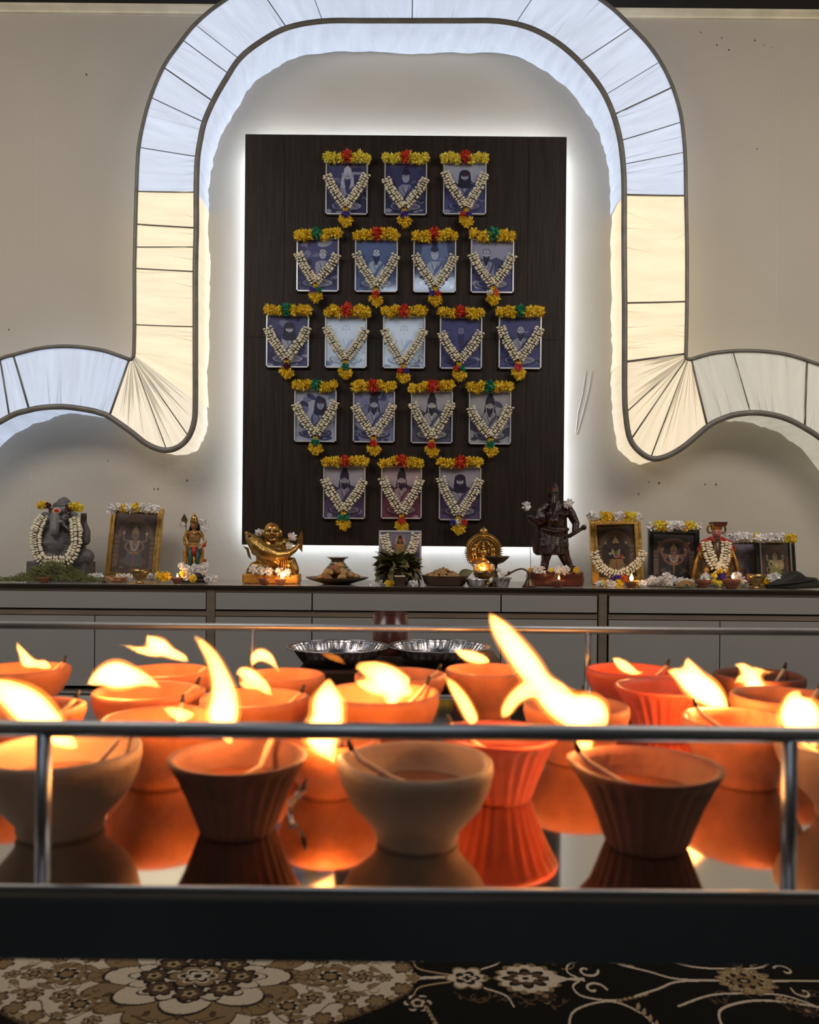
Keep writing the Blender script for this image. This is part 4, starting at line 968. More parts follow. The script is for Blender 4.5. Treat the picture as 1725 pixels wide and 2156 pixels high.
M['grass'] = mat('durva_grass', (0.13, 0.14, 0.045), 0.7, noise=0.4, nscale=30)
M['leaf'] = mat('leaf_green', (0.085, 0.092, 0.030), 0.5, noise=0.4, nscale=30)
M['leaf2'] = mat('leaf_olive', (0.14, 0.12, 0.045), 0.5, noise=0.3, nscale=30)
M['sweet'] = mat('brown_sweet', (0.28, 0.13, 0.055), 0.55, noise=0.35, nscale=60, bump=0.5, bscale=150)
M['sweet2'] = mat('golden_sweet', (0.42, 0.25, 0.10), 0.55, noise=0.3, nscale=60, bump=0.5, bscale=150)
M['black_cloth'] = mat('black_cloth', (0.018, 0.018, 0.017), 0.7, noise=0.2)
M['ash_bowl'] = mat('brown_pan', (0.13, 0.075, 0.05), 0.4, 0.4, noise=0.2)
M['green_cloth'] = mat('green_enamel', (0.045, 0.095, 0.075), 0.5, noise=0.3, nscale=80)
M['red_cloth'] = mat('red_brocade', (0.42, 0.025, 0.018), 0.5, noise=0.3, nscale=60)
M['black_robe'] = mat('black_brocade', (0.16, 0.085, 0.02), 0.5, noise=0.5, nscale=45, dark=(0.006, 0.005, 0.006))
M['gold_cloth'] = mat('gold_thread', (0.52, 0.26, 0.045), 0.45, 0.3, noise=0.3, nscale=80)
M['skin_pink'] = mat('painted_face', (0.50, 0.20, 0.17), 0.5, noise=0.1)
M['skin_gold'] = mat('gilded_skin', (0.42, 0.22, 0.07), 0.4, 0.4, noise=0.3, nscale=50)
M['hair'] = mat('black_hair', (0.012, 0.008, 0.008), 0.5, noise=0.2)
M['white_paint'] = mat('white_paint', (0.78, 0.76, 0.76), 0.5, noise=0.05)
M['blue_paint'] = mat('blue_paint', (0.12, 0.20, 0.42), 0.5, noise=0.1)
M['orange_piece'] = mat('orange_brown_cloth', (0.42, 0.20, 0.10), 0.7, noise=0.3, nscale=40)
GRP_L = 'loose blooms lying on the worktop'
def bloom(color, px_, py_, Y, r, words, z=None, grp=GRP_L):
    o = flower(color, at(px_, py_, Y), r*Y/FPX*1.15, None, 'loose_flower')
    o.location.z = max(o.location.z, CTOP+r*Y/FPX*0.55)
    return tag(o, words, 'flower', grp)
def small_lamp(px_, Y, wpx, words, lit=True, mt='clay_dark', fl=1.0, lean=0.0, power=.10):
    F = PX(px_, Y); R = wpx/2*F.s; h = wpx*.50*F.s
    t = thing('small_clay_lamp', F.o, words, 'lamp', 'small clay lamps on the worktop')
    link('bowl', MB().lathe([(0, 0), (R*.5, 0), (R*.55, h*.1), (R*.85, h*.6), (R, h), (R*.93, h), (R*.7, h*.6), (0, h*.4)], (0, 0, 0), 28).mesh('bowl', M[mt], True), t)
    link('oil', MB().lathe([(0, h*.78), (R*.8, h*.78), (R*.78, h*.75), (0, h*.75)], (0, 0, 0), 20).mesh('oil', M['oil'], True), t)
    link('wick', MB().tube([(0, 0, h*.75), (R*.1, -R*.2, h*1.1)], R*.09, 6).mesh('wick', M['char']), t)
    if lit:
        f = thing('small_flame', F.o+Vector((R*.1, -R*.2, h*1.05)), 'flame of the '+' '.join(words.split()[:12]), 'flame', 'flames of the small lamps')
        q = F.s*fl
        link('flame_tongue', MB().tube([(0, 0, 0), (lean*2*q, 0, 3*q), (lean*5*q, 0, 7*q), (lean*10*q, 0, 12*q), (lean*16*q, 0, 18*q)], [1.2*q, 4*q, 4.6*q, 2.8*q, .3*q], 10).mesh('flame_tongue', M['flame_small'], True), f)
        lamp('flame_light', 'POINT', (lean*5*q, -.001, 8*q), power, (1, .45, .15), size=.003, parent=f)
    return t
def flower_strip(cols, x0, x1, y, Y, r, words, droop=2):
    t = thing('flower_strip', at((x0+x1)/2, y, Y), words, 'garland', 'flower strips on frames and statues')
    n = len(cols)
    for i, c in enumerate(cols):
        k = i/(n-1) if n > 1 else .5
        flower(c, at(x0+(x1-x0)*k, y+abs(k-.5)*droop*2+rf.uniform(-2, 2), Y-.004*(i % 2)), r*Y/FPX*rf.uniform(.9, 1.15), t)
    MB().tube([at(x0, y+3, Y+.01), at((x0+x1)/2, y+2, Y+.01), at(x1, y+3, Y+.01)], .0015, 5).build('thread', M['string'], t)
    return t

# --- elephant-headed stone figure
F = PX(128, 3.07)
g = thing('stone_elephant_god', F.o, 'seated grey stone elephant-headed god with a red forehead mark, far left of the worktop', 'statue')
b = MB()
bx(b, F, -60, 62, -22, 34, 0, 40); ell(b, F, 0, 4, 40, 58, 28, 9)
bx(b, F, -40, 52, -24, -12, 36, 96)                                   # back slab
ell(b, F, -8, 8, 72, 36, 30, 36); ell(b, F, -4, 2, 100, 32, 20, 22)
ell(b, F, 24, 0, 126, 15, 6, 20); ell(b, F, -34, 0, 124, 14, 6, 20)     # ears
ell(b, F, 2, 4, 156, 21, 15, 10); ell(b, F, 5, 3, 164, 14, 11, 9); ell(b, F, 6, 3, 171, 6, 5, 4)
cap(b, F, [(-8, 6, 112, 13), (-34, 14, 98, 11), (-44, 20, 84, 9), (-30, 32, 76, 8)])
cap(b, F, [(10, 4, 108, 13), (40, 8, 92, 11), (50, 12, 84, 11)]); cap(b, F, [(50, 12, 84, 11), (54, 10, 104, 7), (48, 12, 118, 6)])
cap(b, F, [(-40, 8, 96, 9), (-52, 6, 110, 7), (-48, 8, 128, 5)])
cap(b, F, [(0, 10, 52, 18), (34, 22, 50, 17), (52, 22, 50, 17)]); cap(b, F, [(52, 22, 50, 16), (34, 34, 42, 10), (6, 36, 42, 8)])
cap(b, F, [(-8, 10, 50, 18), (-40, 24, 48, 16), (-12, 36, 42, 9)])
for k in range(3): cap(b, F, [(42+k*4.5, 12, 118, 2.4), (42+k*5, 13, 140, 1.9)])
b.solid('body', M['stone'], g, voxel=.0035, smooth=2)
b = MB(); ell(b, F, -6, 14, 140, 18, 17, 15); ell(b, F, -18, 20, 144, 8, 10, 9); ell(b, F, 6, 20, 146, 9, 10, 8); ell(b, F, 8, 20, 130, 8, 10, 9); ell(b, F, -20, 20, 130, 6, 9, 10)
cap(b, F, [(-11, 26, 138, 11), (-13, 34, 126, 10), (-14, 38, 114, 9.5), (-14, 41, 104, 9), (-15, 42, 99, 8)]); ell(b, F, -2, 36, 122, 6, 4, 4); cap(b, F, [(1, 28, 118, 5), (6, 30, 114, 3)])
b.solid('head', M['stone_head'], g, voxel=.0022, smooth=1)
for u in (-21, 9):
    b = MB(); ell(b, F, u, 27 if u > 0 else 28, 133, 3, 1.6, 1.6); b.build('eye', M['stone'], g, True)
b = MB(); cap(b, F, [(5, 26, 116, 3.2), (12, 32, 108, 1.2)]); b.build('tusk', M['stone_light'], g, True)
b = MB(); ell(b, F, -10, 35, 144, 9, 2.5, 6); b.build('paste_mark', M['tilak_cream'], g, True)
b = MB(); ell(b, F, -10, 37.2, 145, 5.5, 2, 3.6); b.build('red_mark', M['tilak_red'], g, True)
for u in (-17, -11): 
    b = MB(); cap(b, F, [(u-1, 47.5, 116, 1.0), (u-1, 50.5, 98, 1.0)]); b.build('trunk_ridge', M['stone_light'], g, True)
for v in (73, 68, 63):
    b = MB(); cap(b, F, [(6, 35.5, v, .8), (14, 34.5, v-.5, .8), (22, 31, v-1, .8)]); b.build('belly_line', M['stone_light'], g, True)
t = thing('jasmine_garland', F.p(0, 30, 130), 'long looped jasmine garland hanging over the grey stone elephant-headed figure', 'garland', 'looped jasmine garlands')
P = crom([(-36, 22, 134), (-45, 32, 118), (-52, 38, 96), (-51, 42, 72), (-45, 46, 52), (-32, 48, 40), (-10, 50, 41), (8, 50, 40), (22, 48, 52), (30, 44, 72), (31, 40, 92), (30, 34, 112), (28, 26, 130)], 5)
buds([F.p(*q) for q in P], .031, .0095, .0075, t, depth=.25)
flower_strip(['yellow', 'yellow', 'maroon'], 84, 100, F.by-158, 3.0, 9, 'small yellow bloom clump at the left ear of the grey stone figure')
flower_strip(['maroon', 'lemon', 'yellow', 'lemon'], 146, 168, F.by-154, 3.0, 10.5, 'bright yellow blooms at the right ear of the grey stone figure')
# cut grass in front
b = MB(); rg = random.Random(8)
G = PX(112, 2.90)
for i in range(1500):
    k = rg.gauss(0, 1); u = max(-118, min(95, k*46)); hh = 38*math.exp(-(u/52)**2)*rg.random()+2+rg.random()*4
    a = rg.uniform(-1, 1)*1.1+(u/90); L = rg.uniform(9, 30); d = rg.uniform(-8, 14)
    p0 = G.p(u, d, max(1, hh-3)); p1 = G.p(u+L*.5*math.sin(a), d+rg.uniform(-3, 3), max(1.2, hh+L*.16*math.cos(a)+2)); p2 = G.p(u+L*math.sin(a), d+rg.uniform(-5, 5), max(.5, hh+L*.22*math.cos(a)-abs(math.sin(a))*4))
    w_ = Vector((0.0, 0, .0011))+Vector((.0006, 0, 0)); b.add([p0-w_, p0+w_, p1+w_, p1-w_, p2], [(0, 1, 2, 3), (3, 2, 4)])
tag(b.build('grass_heap', M['grass'], None), 'loose heap of cut green grass blades at the foot of the grey stone figure', 'grass', kind='stuff')
small_lamp(93, 2.86, 24, 'unlit dark clay lamp half hidden in the grass', lit=False)

# --- framed pictures standing on the worktop
def deity_print(kind, seed=0):
    r = random.Random(seed)
    bg, arch_c, fig, dr, ac = {'bronze': ((.095,.06,.05), (.20,.13,.095), (.22,.16,.14), (.13,.13,.14), (.4,.1,.05)), 'dark': ((.05,.03,.02), (.16,.10,.06), (.02,.016,.018), (.30,.20,.08), (.35,.05,.02)),
        'night': ((.022,.014,.018), (.20,.12,.09), (.25,.12,.10), (.03,.035,.035), (.5,.15,.04)), 'lilac': ((.22,.20,.28), (.24,.22,.10), (.25,.18,.16), (.20,.06,.10), (.12,.14,.05)),
        'multi': ((.025,.02,.015), (.14,.03,.02), (.40,.32,.14), (.20,.24,.05), (.45,.08,.02))}[kind]
    c = Canvas(np.linspace(0, 1, 72), np.linspace(0, 1.35, 96), bg)
    for s in (-1, 1):
        c.poly([(.5+s*.5, .5), (.5+s*.36, .55), (.5+s*.36, 1.2), (.5+s*.5, 1.25)], arch_c)
        for i in range(6): c.line([(.5+s*.36, .62+i*.1), (.5+s*.5, .62+i*.1)], .02, bg)
    for i in range(19):
        a = PI*i/18; c.ell(.5+.38*math.cos(a), .52-.34*math.sin(a), .035, .035, arch_c)
    c.curve([(.5+.34*math.cos(a), .55-.32*math.sin(a)) for a in np.linspace(0, PI, 14)], .03, arch_c); c.curve([(.5+.29*math.cos(a), .55-.27*math.sin(a)) for a in np.linspace(0, PI, 14)], .012, lerp(arch_c, (.5, .4, .2), .5))
    if kind == 'night':
        for i in range(8):
            s = 1 if i % 2 else -1; k = i//2; c.curve([(.5+s*.08, .66), (.5+s*(.22+.03*k), .74-.06*k), (.5+s*(.30+.02*k), .60-.1*k)], .028, (.24, .11, .07)); c.ell(.5+s*(.30+.02*k), .58-.1*k, .03, .03, (.35, .2, .1))
    if kind == 'lilac':
        c.ell(.55, .45, .2, .3, (.30, .26, .42)); c.ell(.4, 1.0, .22, .16, (.16, .19, .08)); c.ell(.75, 1.12, .2, .08, (.30, .05, .12)); c.curve([(.6, .5), (.62, .7), (.55, .85)], .03, (.4, .1, .3))
    c.ell(.5, 1.08, .33, .10, lerp(bg, arch_c, .6)); c.poly([(.28, 1.08), (.36, .86), (.64, .86), (.72, 1.08), (.62, 1.18), (.38, 1.18)], dr)
    c.poly([(.37, .62), (.63, .62), (.60, .90), (.40, .90)], fig)
    for s in (-1, 1):
        c.curve([(.5+s*.13, .64), (.5+s*.22, .76), (.5+s*.14, .86)], .055, fig); c.curve([(.5+s*.13, .64), (.5+s*.26, .62), (.5+s*.27, .50)], .045, fig); c.ell(.5+s*.27, .47, .035, .035, lerp(fig, (.7, .6, .4), .5))
    c.ell(.5, .52, .085, .095, fig); c.poly([(.41, .47), (.46, .36), (.5, .30), (.54, .36), (.59, .47)], lerp(arch_c, (.6, .45, .15), .5)); c.ell(.5, .46, .02, .025, ac)
    for s in (-1, 1): c.ell(.5+s*.03, .52, .014, .008, (.01, .01, .01))
    c.line([(.47, .565), (.53, .565)], .012, ac)
    c.curve([(.40, .64), (.44, .78), (.5, .84), (.56, .78), (.60, .64)], .03, (.45, .42, .38)); c.curve([(.42, .64), (.5, .72), (.58, .64)], .018, (.5, .3, .08)); c.line([(.40, .90), (.60, .90)], .03, (.45, .25, .06))
    c.line([(.5, .90), (.5, 1.15)], .03, ac)
    if kind in ('multi', 'dark'):
        for i in range(9): c.ell(.5+r.uniform(-.2, .2), r.uniform(.68, .86), .035, .03, r.choice(((.6, .5, .1), (.55, .5, .45), (.5, .1, .03), (.1, .2, .06))))
    if kind == 'multi':
        c.ell(.70, .80, .11, .18, (.42, .26, .12)); c.line([(.66, .74), (.75, .74)], .02, (.6, .55, .5)); c.line([(.66, .82), (.75, .82)], .02, (.6, .55, .5)); c.curve([(.36, 1.0), (.30, .88), (.22, .9), (.2, 1.0)], .03, (.4, .3, .14))
    for i in range(16): c.ell(r.random(), r.uniform(1.12, 1.34), .035, .02, r.choice((arch_c, fig, lerp(bg, arch_c, .5))))
    return c
def standing_frame(x0, x1, yt, yb, Y, kind, outer, bw, words, tilt=0.0, slip=None, lean=0.10, seed=0):
    """a frame leaning back against the wall; corners in picture pixels"""
    s = Y/FPX; F = PX((x0+x1)/2, Y); W = (x1-x0)*s; H = (F.by-yt)*s; bw *= s
    t = thing('standing_frame', F.o, words, 'picture', 'framed pictures standing on the worktop')
    t.rotation_euler = (-lean, tilt, 0)
    t.location.z += abs(math.sin(tilt))*W/2
    def bar(lo, hi, m, name, y0=-.008, y1=.010):
        link(name, MB().box((lo[0], y0, lo[1]), (hi[0], y1, hi[1])).mesh(name, m), t)
    for lo, hi in (((-W/2, 0), (-W/2+bw, H)), ((W/2-bw, 0), (W/2, H)), ((-W/2+bw, 0), (W/2-bw, bw)), ((-W/2+bw, H-bw), (W/2-bw, H))): bar(lo, hi, outer, 'frame_bar')
    rb = MB()   # raised bead round the inside of the frame
    q = bw*.30
    for z0, z1, xa, xb in ((bw-q, H-bw+q, -W/2+bw-q, -W/2+bw), (bw-q, H-bw+q, W/2-bw, W/2-bw+q)): rb.box((xa, -.012, z0), (xb, -.008, z1))
    for z in (bw-q, H-bw): rb.box((-W/2+bw, -.012, z), (W/2-bw, -.008, z+q))
    link('bead', rb.mesh('bead', slip or outer), t)
    rb = MB()
    for z0, z1, xa, xb in ((0, H, -W/2, -W/2+q), (0, H, W/2-q, W/2)): rb.box((xa, -.0115, z0), (xb, -.008, z1))
    for z in (0, H-q): rb.box((-W/2+q, -.0115, z), (W/2-q, -.008, z+q))
    link('outer_bead', rb.mesh('outer_bead', outer), t)
    c = deity_print(kind, seed); w2, h2 = W-2*bw, H-2*bw
    link('print', c.mesh('print', M['print'], lambda X, Yy: np.stack([(X-.5)*w2, 0*X-.002, H/2+(.675-Yy)/1.35*h2], -1)), t)
    link('glass', MB().add([(-w2/2, -.005, H/2-h2/2), (w2/2, -.005, H/2-h2/2), (w2/2, -.005, H/2+h2/2), (-w2/2, -.005, H/2+h2/2)], [(0, 1, 2, 3)]).mesh('glass', M['glass']), t)
    link('backing', MB().box((-w2/2, 0, bw), (w2/2, .006, H-bw)).mesh('backing', M['backing']), t)
    return t, F
standing_frame(222, 331, 1070, 1222, 3.13, 'bronze', M['gold'], 10, 'gold-framed picture of a four-armed seated deity, leaning, between the stone figure and small statuette', tilt=.055, seed=1)
flower_strip(['white','white','yellow','white','yellow','white','white','white'], 236, 326, 1068, 3.08, 12, 'white and yellow blooms along the top of the leaning left gold frame')
t, F2 = standing_frame(1247, 1355, 1092, 1235, 3.08, 'dark', M['gold'], 14, 'gold-framed picture of a dark garlanded deity, right of the dark wooden warrior', tilt=-.035, seed=2)
flower_strip(['white','white','yellow','yellow','white','white','yellow','lemon','white'], 1246, 1342, 1086, 3.03, 13, 'white and yellow blooms along the top of the right gold frame')
tj = thing('jasmine_garland', at(1303, 1170, 3.04), 'jasmine garland looped in a U across the right gold frame', 'garland', 'looped jasmine garlands')
P = crom([(1252, 1163), (1256, 1180), (1270, 1198), (1290, 1208), (1308, 1208), (1330, 1197), (1347, 1180), (1354, 1162)], 5)
buds([at(a, b_, 3.03) for a, b_ in P], .024, .0095, .0070, tj, depth=.3)
flower('purple', at(1300, 1216, 3.02), .017, tj); flower('orange', at(1315, 1217, 3.02), .016, tj); flower('yellow', at(1303, 1229, 3.0), .020, tj); flower('purple', at(1292, 1219, 3.02), .013, tj)
standing_frame(1366, 1472, 1114, 1232, 3.12, 'night', M['black_frame'], 9, 'black-framed picture of a many-armed deity on a dark ground, right of the gold frame', tilt=.02, seed=3)
flower_strip(['white','lemon','yellow','white','white','white','yellow','lemon','white'], 1372, 1470, 1106, 3.06, 12, 'white and yellow blooms along the top of the black frame')
standing_frame(1530, 1596, 1135, 1232, 3.16, 'lilac', M['gold'], 7, 'small gold-framed lilac picture half hidden behind the robed figure', tilt=.0, seed=4)
flower_strip(['white','white','white','white','white','yellow'], 1536, 1594, 1132, 3.10, 13, 'white blooms over the small half hidden gold frame')
standing_frame(1594, 1676, 1133, 1235, 3.10, 'multi', M['black_frame'], 11, 'green-black framed colourful deity picture with a bright inner slip, far right', tilt=-.02, slip=M['silver_inner'], seed=5)
flower_strip(['white','white','white','white','lemon','yellow'], 1604, 1668, 1130, 3.05, 11, 'white and yellow blooms on the far right dark frame')
# centre picture under the board, with its own garland
def centre_pic():
    F = PX(842, 3.14); s = F.s; W, H = 90*s, (F.by-1117)*s; fw = 4*s
    t = thing('standing_frame', F.o, 'silver-framed picture of a standing holy figure behind the leafy pot, below the board', 'picture', 'framed pictures standing on the worktop')
    t.rotation_euler = (-.06, 0, 0)
    for lo, hi in (((-W/2, 0), (-W/2+fw, H)), ((W/2-fw, 0), (W/2, H)), ((-W/2+fw, 0), (W/2-fw, fw)), ((-W/2+fw, H-fw), (W/2-fw, H))):
        link('frame_bar', MB().box((lo[0], -.006, lo[1]), (hi[0], .008, hi[1])).mesh('frame_bar', M['silver']), t)
    c = Canvas(np.linspace(0, 1, 72), np.linspace(0, 1.25, 90), (.24, .22, .30))
    c.poly([(0, .5), (.3, .38), (.5, .5), (.8, .42), (1, .55), (1, 1.25), (0, 1.25)], (.09, .09, .16))
    c.ell(.5, .33, .14, .27, (.50, .36, .27)); c.poly([(.36, .3), (.64, .3), (.67, .75), (.33, .75)], (.40, .22, .10)); c.poly([(.41, .3), (.46, .08), (.54, .08), (.59, .3)], (.05, .015, .02))
    c.ell(.5, .22, .05, .06, (.35, .14, .07)); c.ell(.5, .2, .015, .02, (.5, .02, .02)); c.poly([(.42, .3), (.58, .3), (.6, .7), (.4, .7)], (.55, .30, .10)); c.ell(.5, .48, .03, .05, (.4, .05, .03)); c.line([(.5, .5), (.5, .7)], .03, (.3, .1, .03))
    link('print', c.mesh('print', M['print'], lambda X, Yy: np.stack([(X-.5)*(W-2*fw), 0*X-.002, H/2+(.625-Yy)/1.25*(H-2*fw)], -1)), t)
    link('glass', MB().add([(-W/2+fw, -.004, fw), (W/2-fw, -.004, fw), (W/2-fw, -.004, H-fw), (-W/2+fw, -.004, H-fw)], [(0, 1, 2, 3)]).mesh('glass', M['glass']), t)
    g = thing('jasmine_garland', at(842, 1140, 3.11), 'jasmine garland on the small centre picture below the board', 'garland', 'looped jasmine garlands')
    for sd, pts in ((-1, [(809, 1126), (813, 1145), (820, 1165), (830, 1180)]), (1, [(876, 1126), (872, 1145), (864, 1163), (854, 1180)])):
        buds([at(a, b_, 3.10) for a, b_ in crom(pts, 5)], .024, .0095, .0068, g, depth=.3)
centre_pic()

# --- gilded standing statuette with a spear
F = PX(408, 3.02)
g = thing('gilt_statuette', F.o, 'small gilt standing god with a leaf-tipped spear and green leggings, left side', 'statue')
b = MB(); bx(b, F, -24, 26, -14, 18, 0, 8); b.lathe([(22*F.s, 0), (24*F.s, 3*F.s), (20*F.s, 9*F.s), (20*F.s, 12*F.s), (0, 12*F.s)], F.p(0, 0, 8), 24); b.build('pedestal', M['hair'], g, True)
b = MB(); bx(b, F, -20, 22, -12, 14, 20, 27); b.build('pedestal_top', M['white_paint'], g)
b = MB()
ell(b, F, 0, 0, 92, 14, 9, 17); ell(b, F, 0, 0, 78, 12, 8, 8); cap(b, F, [(0, 0, 108, 5), (0, 0, 114, 4.5)]); ell(b, F, 0, 1, 119, 7.5, 7.5, 9.5)
cap(b, F, [(-12, 0, 104, 5), (-20, 3, 92, 4), (-19, 9, 80, 3.4)]); cap(b, F, [(-19, 8, 82, 3.2), (-16, 12, 104, 3)])
cap(b, F, [(12, 0, 104, 5), (20, 2, 94, 4), (24, 6, 84, 3.5), (12, 12, 70, 3.2)])
b.solid('body', M['skin_gold'], g, voxel=.0018, smooth=1)
b = MB(); cap(b, F, [(0, -2, 118, 8.5), (-6, -4, 108, 6)]); cap(b, F, [(4, -4, 118, 8), (9, -4, 106, 5)]); b.build('hair', M['hair'], g, True)
b = MB(); b.lathe([(8.5*F.s, 0), (9*F.s, 3*F.s), (7*F.s, 8*F.s), (7.5*F.s, 10*F.s), (4*F.s, 15*F.s), (1.5*F.s, 19*F.s), (2*F.s, 21*F.s), (0, 23*F.s)], F.p(0, 1, 124), 16); b.build('crown', M['gold_statue'], g, True)
for s in (-1, 1):
    b = MB(); cap(b, F, [(s*7, 1, 70, 8), (s*7, 2, 48, 6), (s*6, 1, 30, 5)]); b.build('leg', M['green_cloth'], g, True)
    b = MB(); cap(b, F, [(s*12, 0, 74, 6), (s*19, 0, 60, 5), (s*18, 0, 42, 4), (s*13, 1, 28, 2)]); b.build('side_drape', M['gold_cloth'], g, True)
    b = MB(); cap(b, F, [(s*6, 4, 28, 4), (s*7, 12, 28, 3.5)]); b.build('foot', M['skin_gold'], g, True)
b = MB(); cap(b, F, [(0, 9, 70, 5), (0, 9, 62, 4.5), (0, 9, 54, 2)]); b.build('red_sash', M['red_cloth'], g, True)
b = MB(); cap(b, F, [(0, 8, 56, 2.2), (0, 8, 30, 2.2)]); b.build('front_pleat', M['gold_cloth'], g, True)
b = MB(); b.tube([F.p(12*math.cos(a), 9*math.sin(a), 74) for a in np.linspace(0, 2*PI, 17)], 2.4*F.s, 6); b.build('belt', M['gold_cloth'], g, True)
b = MB(); b.tube([F.p(-7+14*k/6, 8.5+.6*math.sin(PI*k/6), 107-6*math.sin(PI*k/6)) for k in range(7)], 1.6*F.s, 6); b.build('necklace', M['gold_statue'], g, True)
b = MB(); cap(b, F, [(10, 8, 74, 3), (13, 8, 64, 1.5)]); b.build('blue_fold', M['blue_paint'], g, True)
b = MB(); ell(b, F, 0, 8.2, 122, 1.6, 1, 1.6); b.build('forehead_mark', M['tilak_red'], g, True)
b = MB(); cap(b, F, [(-16, 12, 22, 1.1), (-17, 12, 122, 1.1)]); b.build('spear_shaft', M['gold_statue'], g, True)
b = MB(); b.prism([(F.p(-17+u, 0, 0).x, F.p(0, 0, v).z) for u, v in ((0, 119), (5, 124), (6.5, 130), (4, 136), (0, 143), (-4, 136), (-6.5, 130), (-5, 124))], F.p(0, 14, 0).y, F.p(0, 11, 0).y); b.build('spear_blade', M['brass'], g)
for px_, py_, w_ in ((384, 1104, 'by the spear of the gilt statuette'), (427, 1098, 'high on the right shoulder of the gilt statuette'), (433, 1110, 'on the right arm of the gilt statuette')):
    o = flower('white', at(px_, py_, 2.99), 9*3/FPX, None, 'tucked_flower'); tag(o, 'white bloom tucked '+w_, 'flower')
t = thing('thread_tassel', at(431, 1150, 3.0), 'white thread with red tufts hanging from the right arm of the gilt statuette', 'tassel')
MB().tube([at(432, 1116, 3.0), at(431, 1180, 3.0)], .0018, 6).build('thread', M['white_paint'], t); MB().ell(at(431, 1147, 2.995), (.006, .004, .009)).build('tuft', M['red_cloth'], t); MB().ell(at(431, 1180, 2.995), (.007, .004, .006)).build('tuft', M['red_cloth'], t)

# --- laughing gilt figure with a fish
F = PX(574, 2.97)
g = thing('gilt_laughing_buddha', F.o, 'shiny gilt laughing monk hugging a big fish, on a low gold plinth', 'statue')
b = MB(); bx(b, F, -60, 58, -24, 24, 0, 20); b.solid('plinth', M['gold_cloth'], g, voxel=.0035, smooth=4)
b = MB()
ell(b, F, 0, 2, 52, 36, 24, 30); ell(b, F, 2, 0, 78, 30, 18, 18); ell(b, F, 0, 4, 26, 50, 24, 10)
cap(b, F, [(14, 6, 40, 18), (40, 12, 40, 16), (44, 14, 28, 12)]); cap(b, F, [(-14, 8, 34, 16), (-40, 14, 32, 14), (-46, 14, 24, 10)])
cap(b, F, [(26, 2, 84, 12), (36, 8, 68, 10), (16, 30, 62, 8), (0, 34, 70, 6)]); cap(b, F, [(-24, 2, 84, 12), (-36, 12, 66, 10), (-18, 30, 58, 8)])
for k in range(4): cap(b, F, [(-6-k*5, 36, 70-k*3, 3), (-14-k*4, 40, 66-k*3, 2.6)])
cap(b, F, [(0, 2, 88, 12), (0, 4, 96, 11)])
b.solid('robed_body', M['gold_statue'], g, voxel=.0028, smooth=1)
b = MB()
ell(b, F, -2, 10, 108, 17, 16, 20); ell(b, F, -3, 14, 99, 16, 13, 12); ell(b, F, -11, 22, 103, 6, 5, 5); ell(b, F, 8, 22, 103, 6, 5, 5); ell(b, F, -2, 26, 105, 4, 4, 4)
ell(b, F, -20, 8, 104, 4, 4, 9); ell(b, F, 16, 8, 104, 4, 4, 9); cap(b, F, [(-11, 24, 112, 1.6), (-6, 26, 113, 1.6)]); cap(b, F, [(2, 26, 113, 1.6), (8, 24, 112, 1.6)]); ell(b, F, -2, 20, 91, 9, 6, 5)
b.solid('head', M['gold_statue'], g, voxel=.0017, smooth=1)
b = MB(); b.tube([F.p(u, 25.5-abs(u+2)*.25, 96+abs(u+2)*.28) for u in (-10, -6, -2, 2, 6)], [1*F.s, 2.2*F.s, 3*F.s, 2.2*F.s, 1*F.s], 8); b.build('open_mouth', M['redwood'], g, True)
for u in (-9, 5):
    b = MB(); cap(b, F, [(u-3, 25, 109, .9), (u, 26.3, 110, 1), (u+3, 25.5, 109, .9)]); b.build('eye', M['hair'], g, True)
b = MB(); ell(b, F, -3, 25, 121, 2.4, 1.5, 2.4); b.build('forehead_mark', M['tilak_red'], g, True)
b = MB(); cap(b, F, [(-54, 24, 104, 5), (-46, 26, 94, 12), (-34, 32, 80, 17), (-16, 36, 66, 17), (8, 34, 58, 13), (30, 26, 62, 9), (46, 18, 72, 6), (54, 14, 82, 4)]); b.solid('fish_body', M['gold_statue'], g, voxel=.0026, smooth=1)
b = MB(); b.prism([(F.p(u, 0, 0).x, F.p(0, 0, v).z) for u, v in ((52, 86), (56, 98), (63, 112), (65, 98), (64, 66), (58, 72))], F.p(0, 16, 0).y, F.p(0, 11, 0).y); b.build('fish_tail', M['gold_statue'], g)
b = MB(); b.prism([(F.p(u, 0, 0).x, F.p(0, 0, v).z) for u, v in ((-58, 78), (-50, 70), (-46, 56), (-40, 50), (-46, 74))], F.p(0, 28, 0).y, F.p(0, 24, 0).y); b.build('fish_fin', M['gold_statue'], g)
b = MB(); ell(b, F, -48, 37, 98, 3.6, 2.5, 3.6); b.build('fish_eye', M['hair'], g, True)
b = MB()
for i in range(4):
    for k in range(7):
        u, v = -32+k*7, 90-k*4.6-i*6.5; ell(b, F, u, 47-abs(i-1.5)*3.2-max(0, k-3)*.9, v, 3.4, 1.6, 2.6, None, 8, 5)
tag(b.build('fish_scales', M['gold_cloth'], g, True), kind='stuff')
for k in range(5):
    b = MB(); cap(b, F, [(10+k*5, 31-k*1.5, 62-k*2, 1.2), (14+k*4.5, 29-k, 48-k*2, 1.4), (12+k*5, 27, 36-k, 1.2)]); b.build('robe_fold', M['gold_cloth'], g, True)
for u, v, r, w_ in ((-30, 106, 9, 'beside the head of the gilt laughing monk'), (40, 98, 10, 'behind the fish tail of the gilt monk'), (34, 78, 9, 'below the fish tail of the gilt monk')):
    o = flower('white', F.p(u, 22, v), r*F.s*1.1, None, 'tucked_flower'); tag(o, 'white bloom tucked '+w_, 'flower')
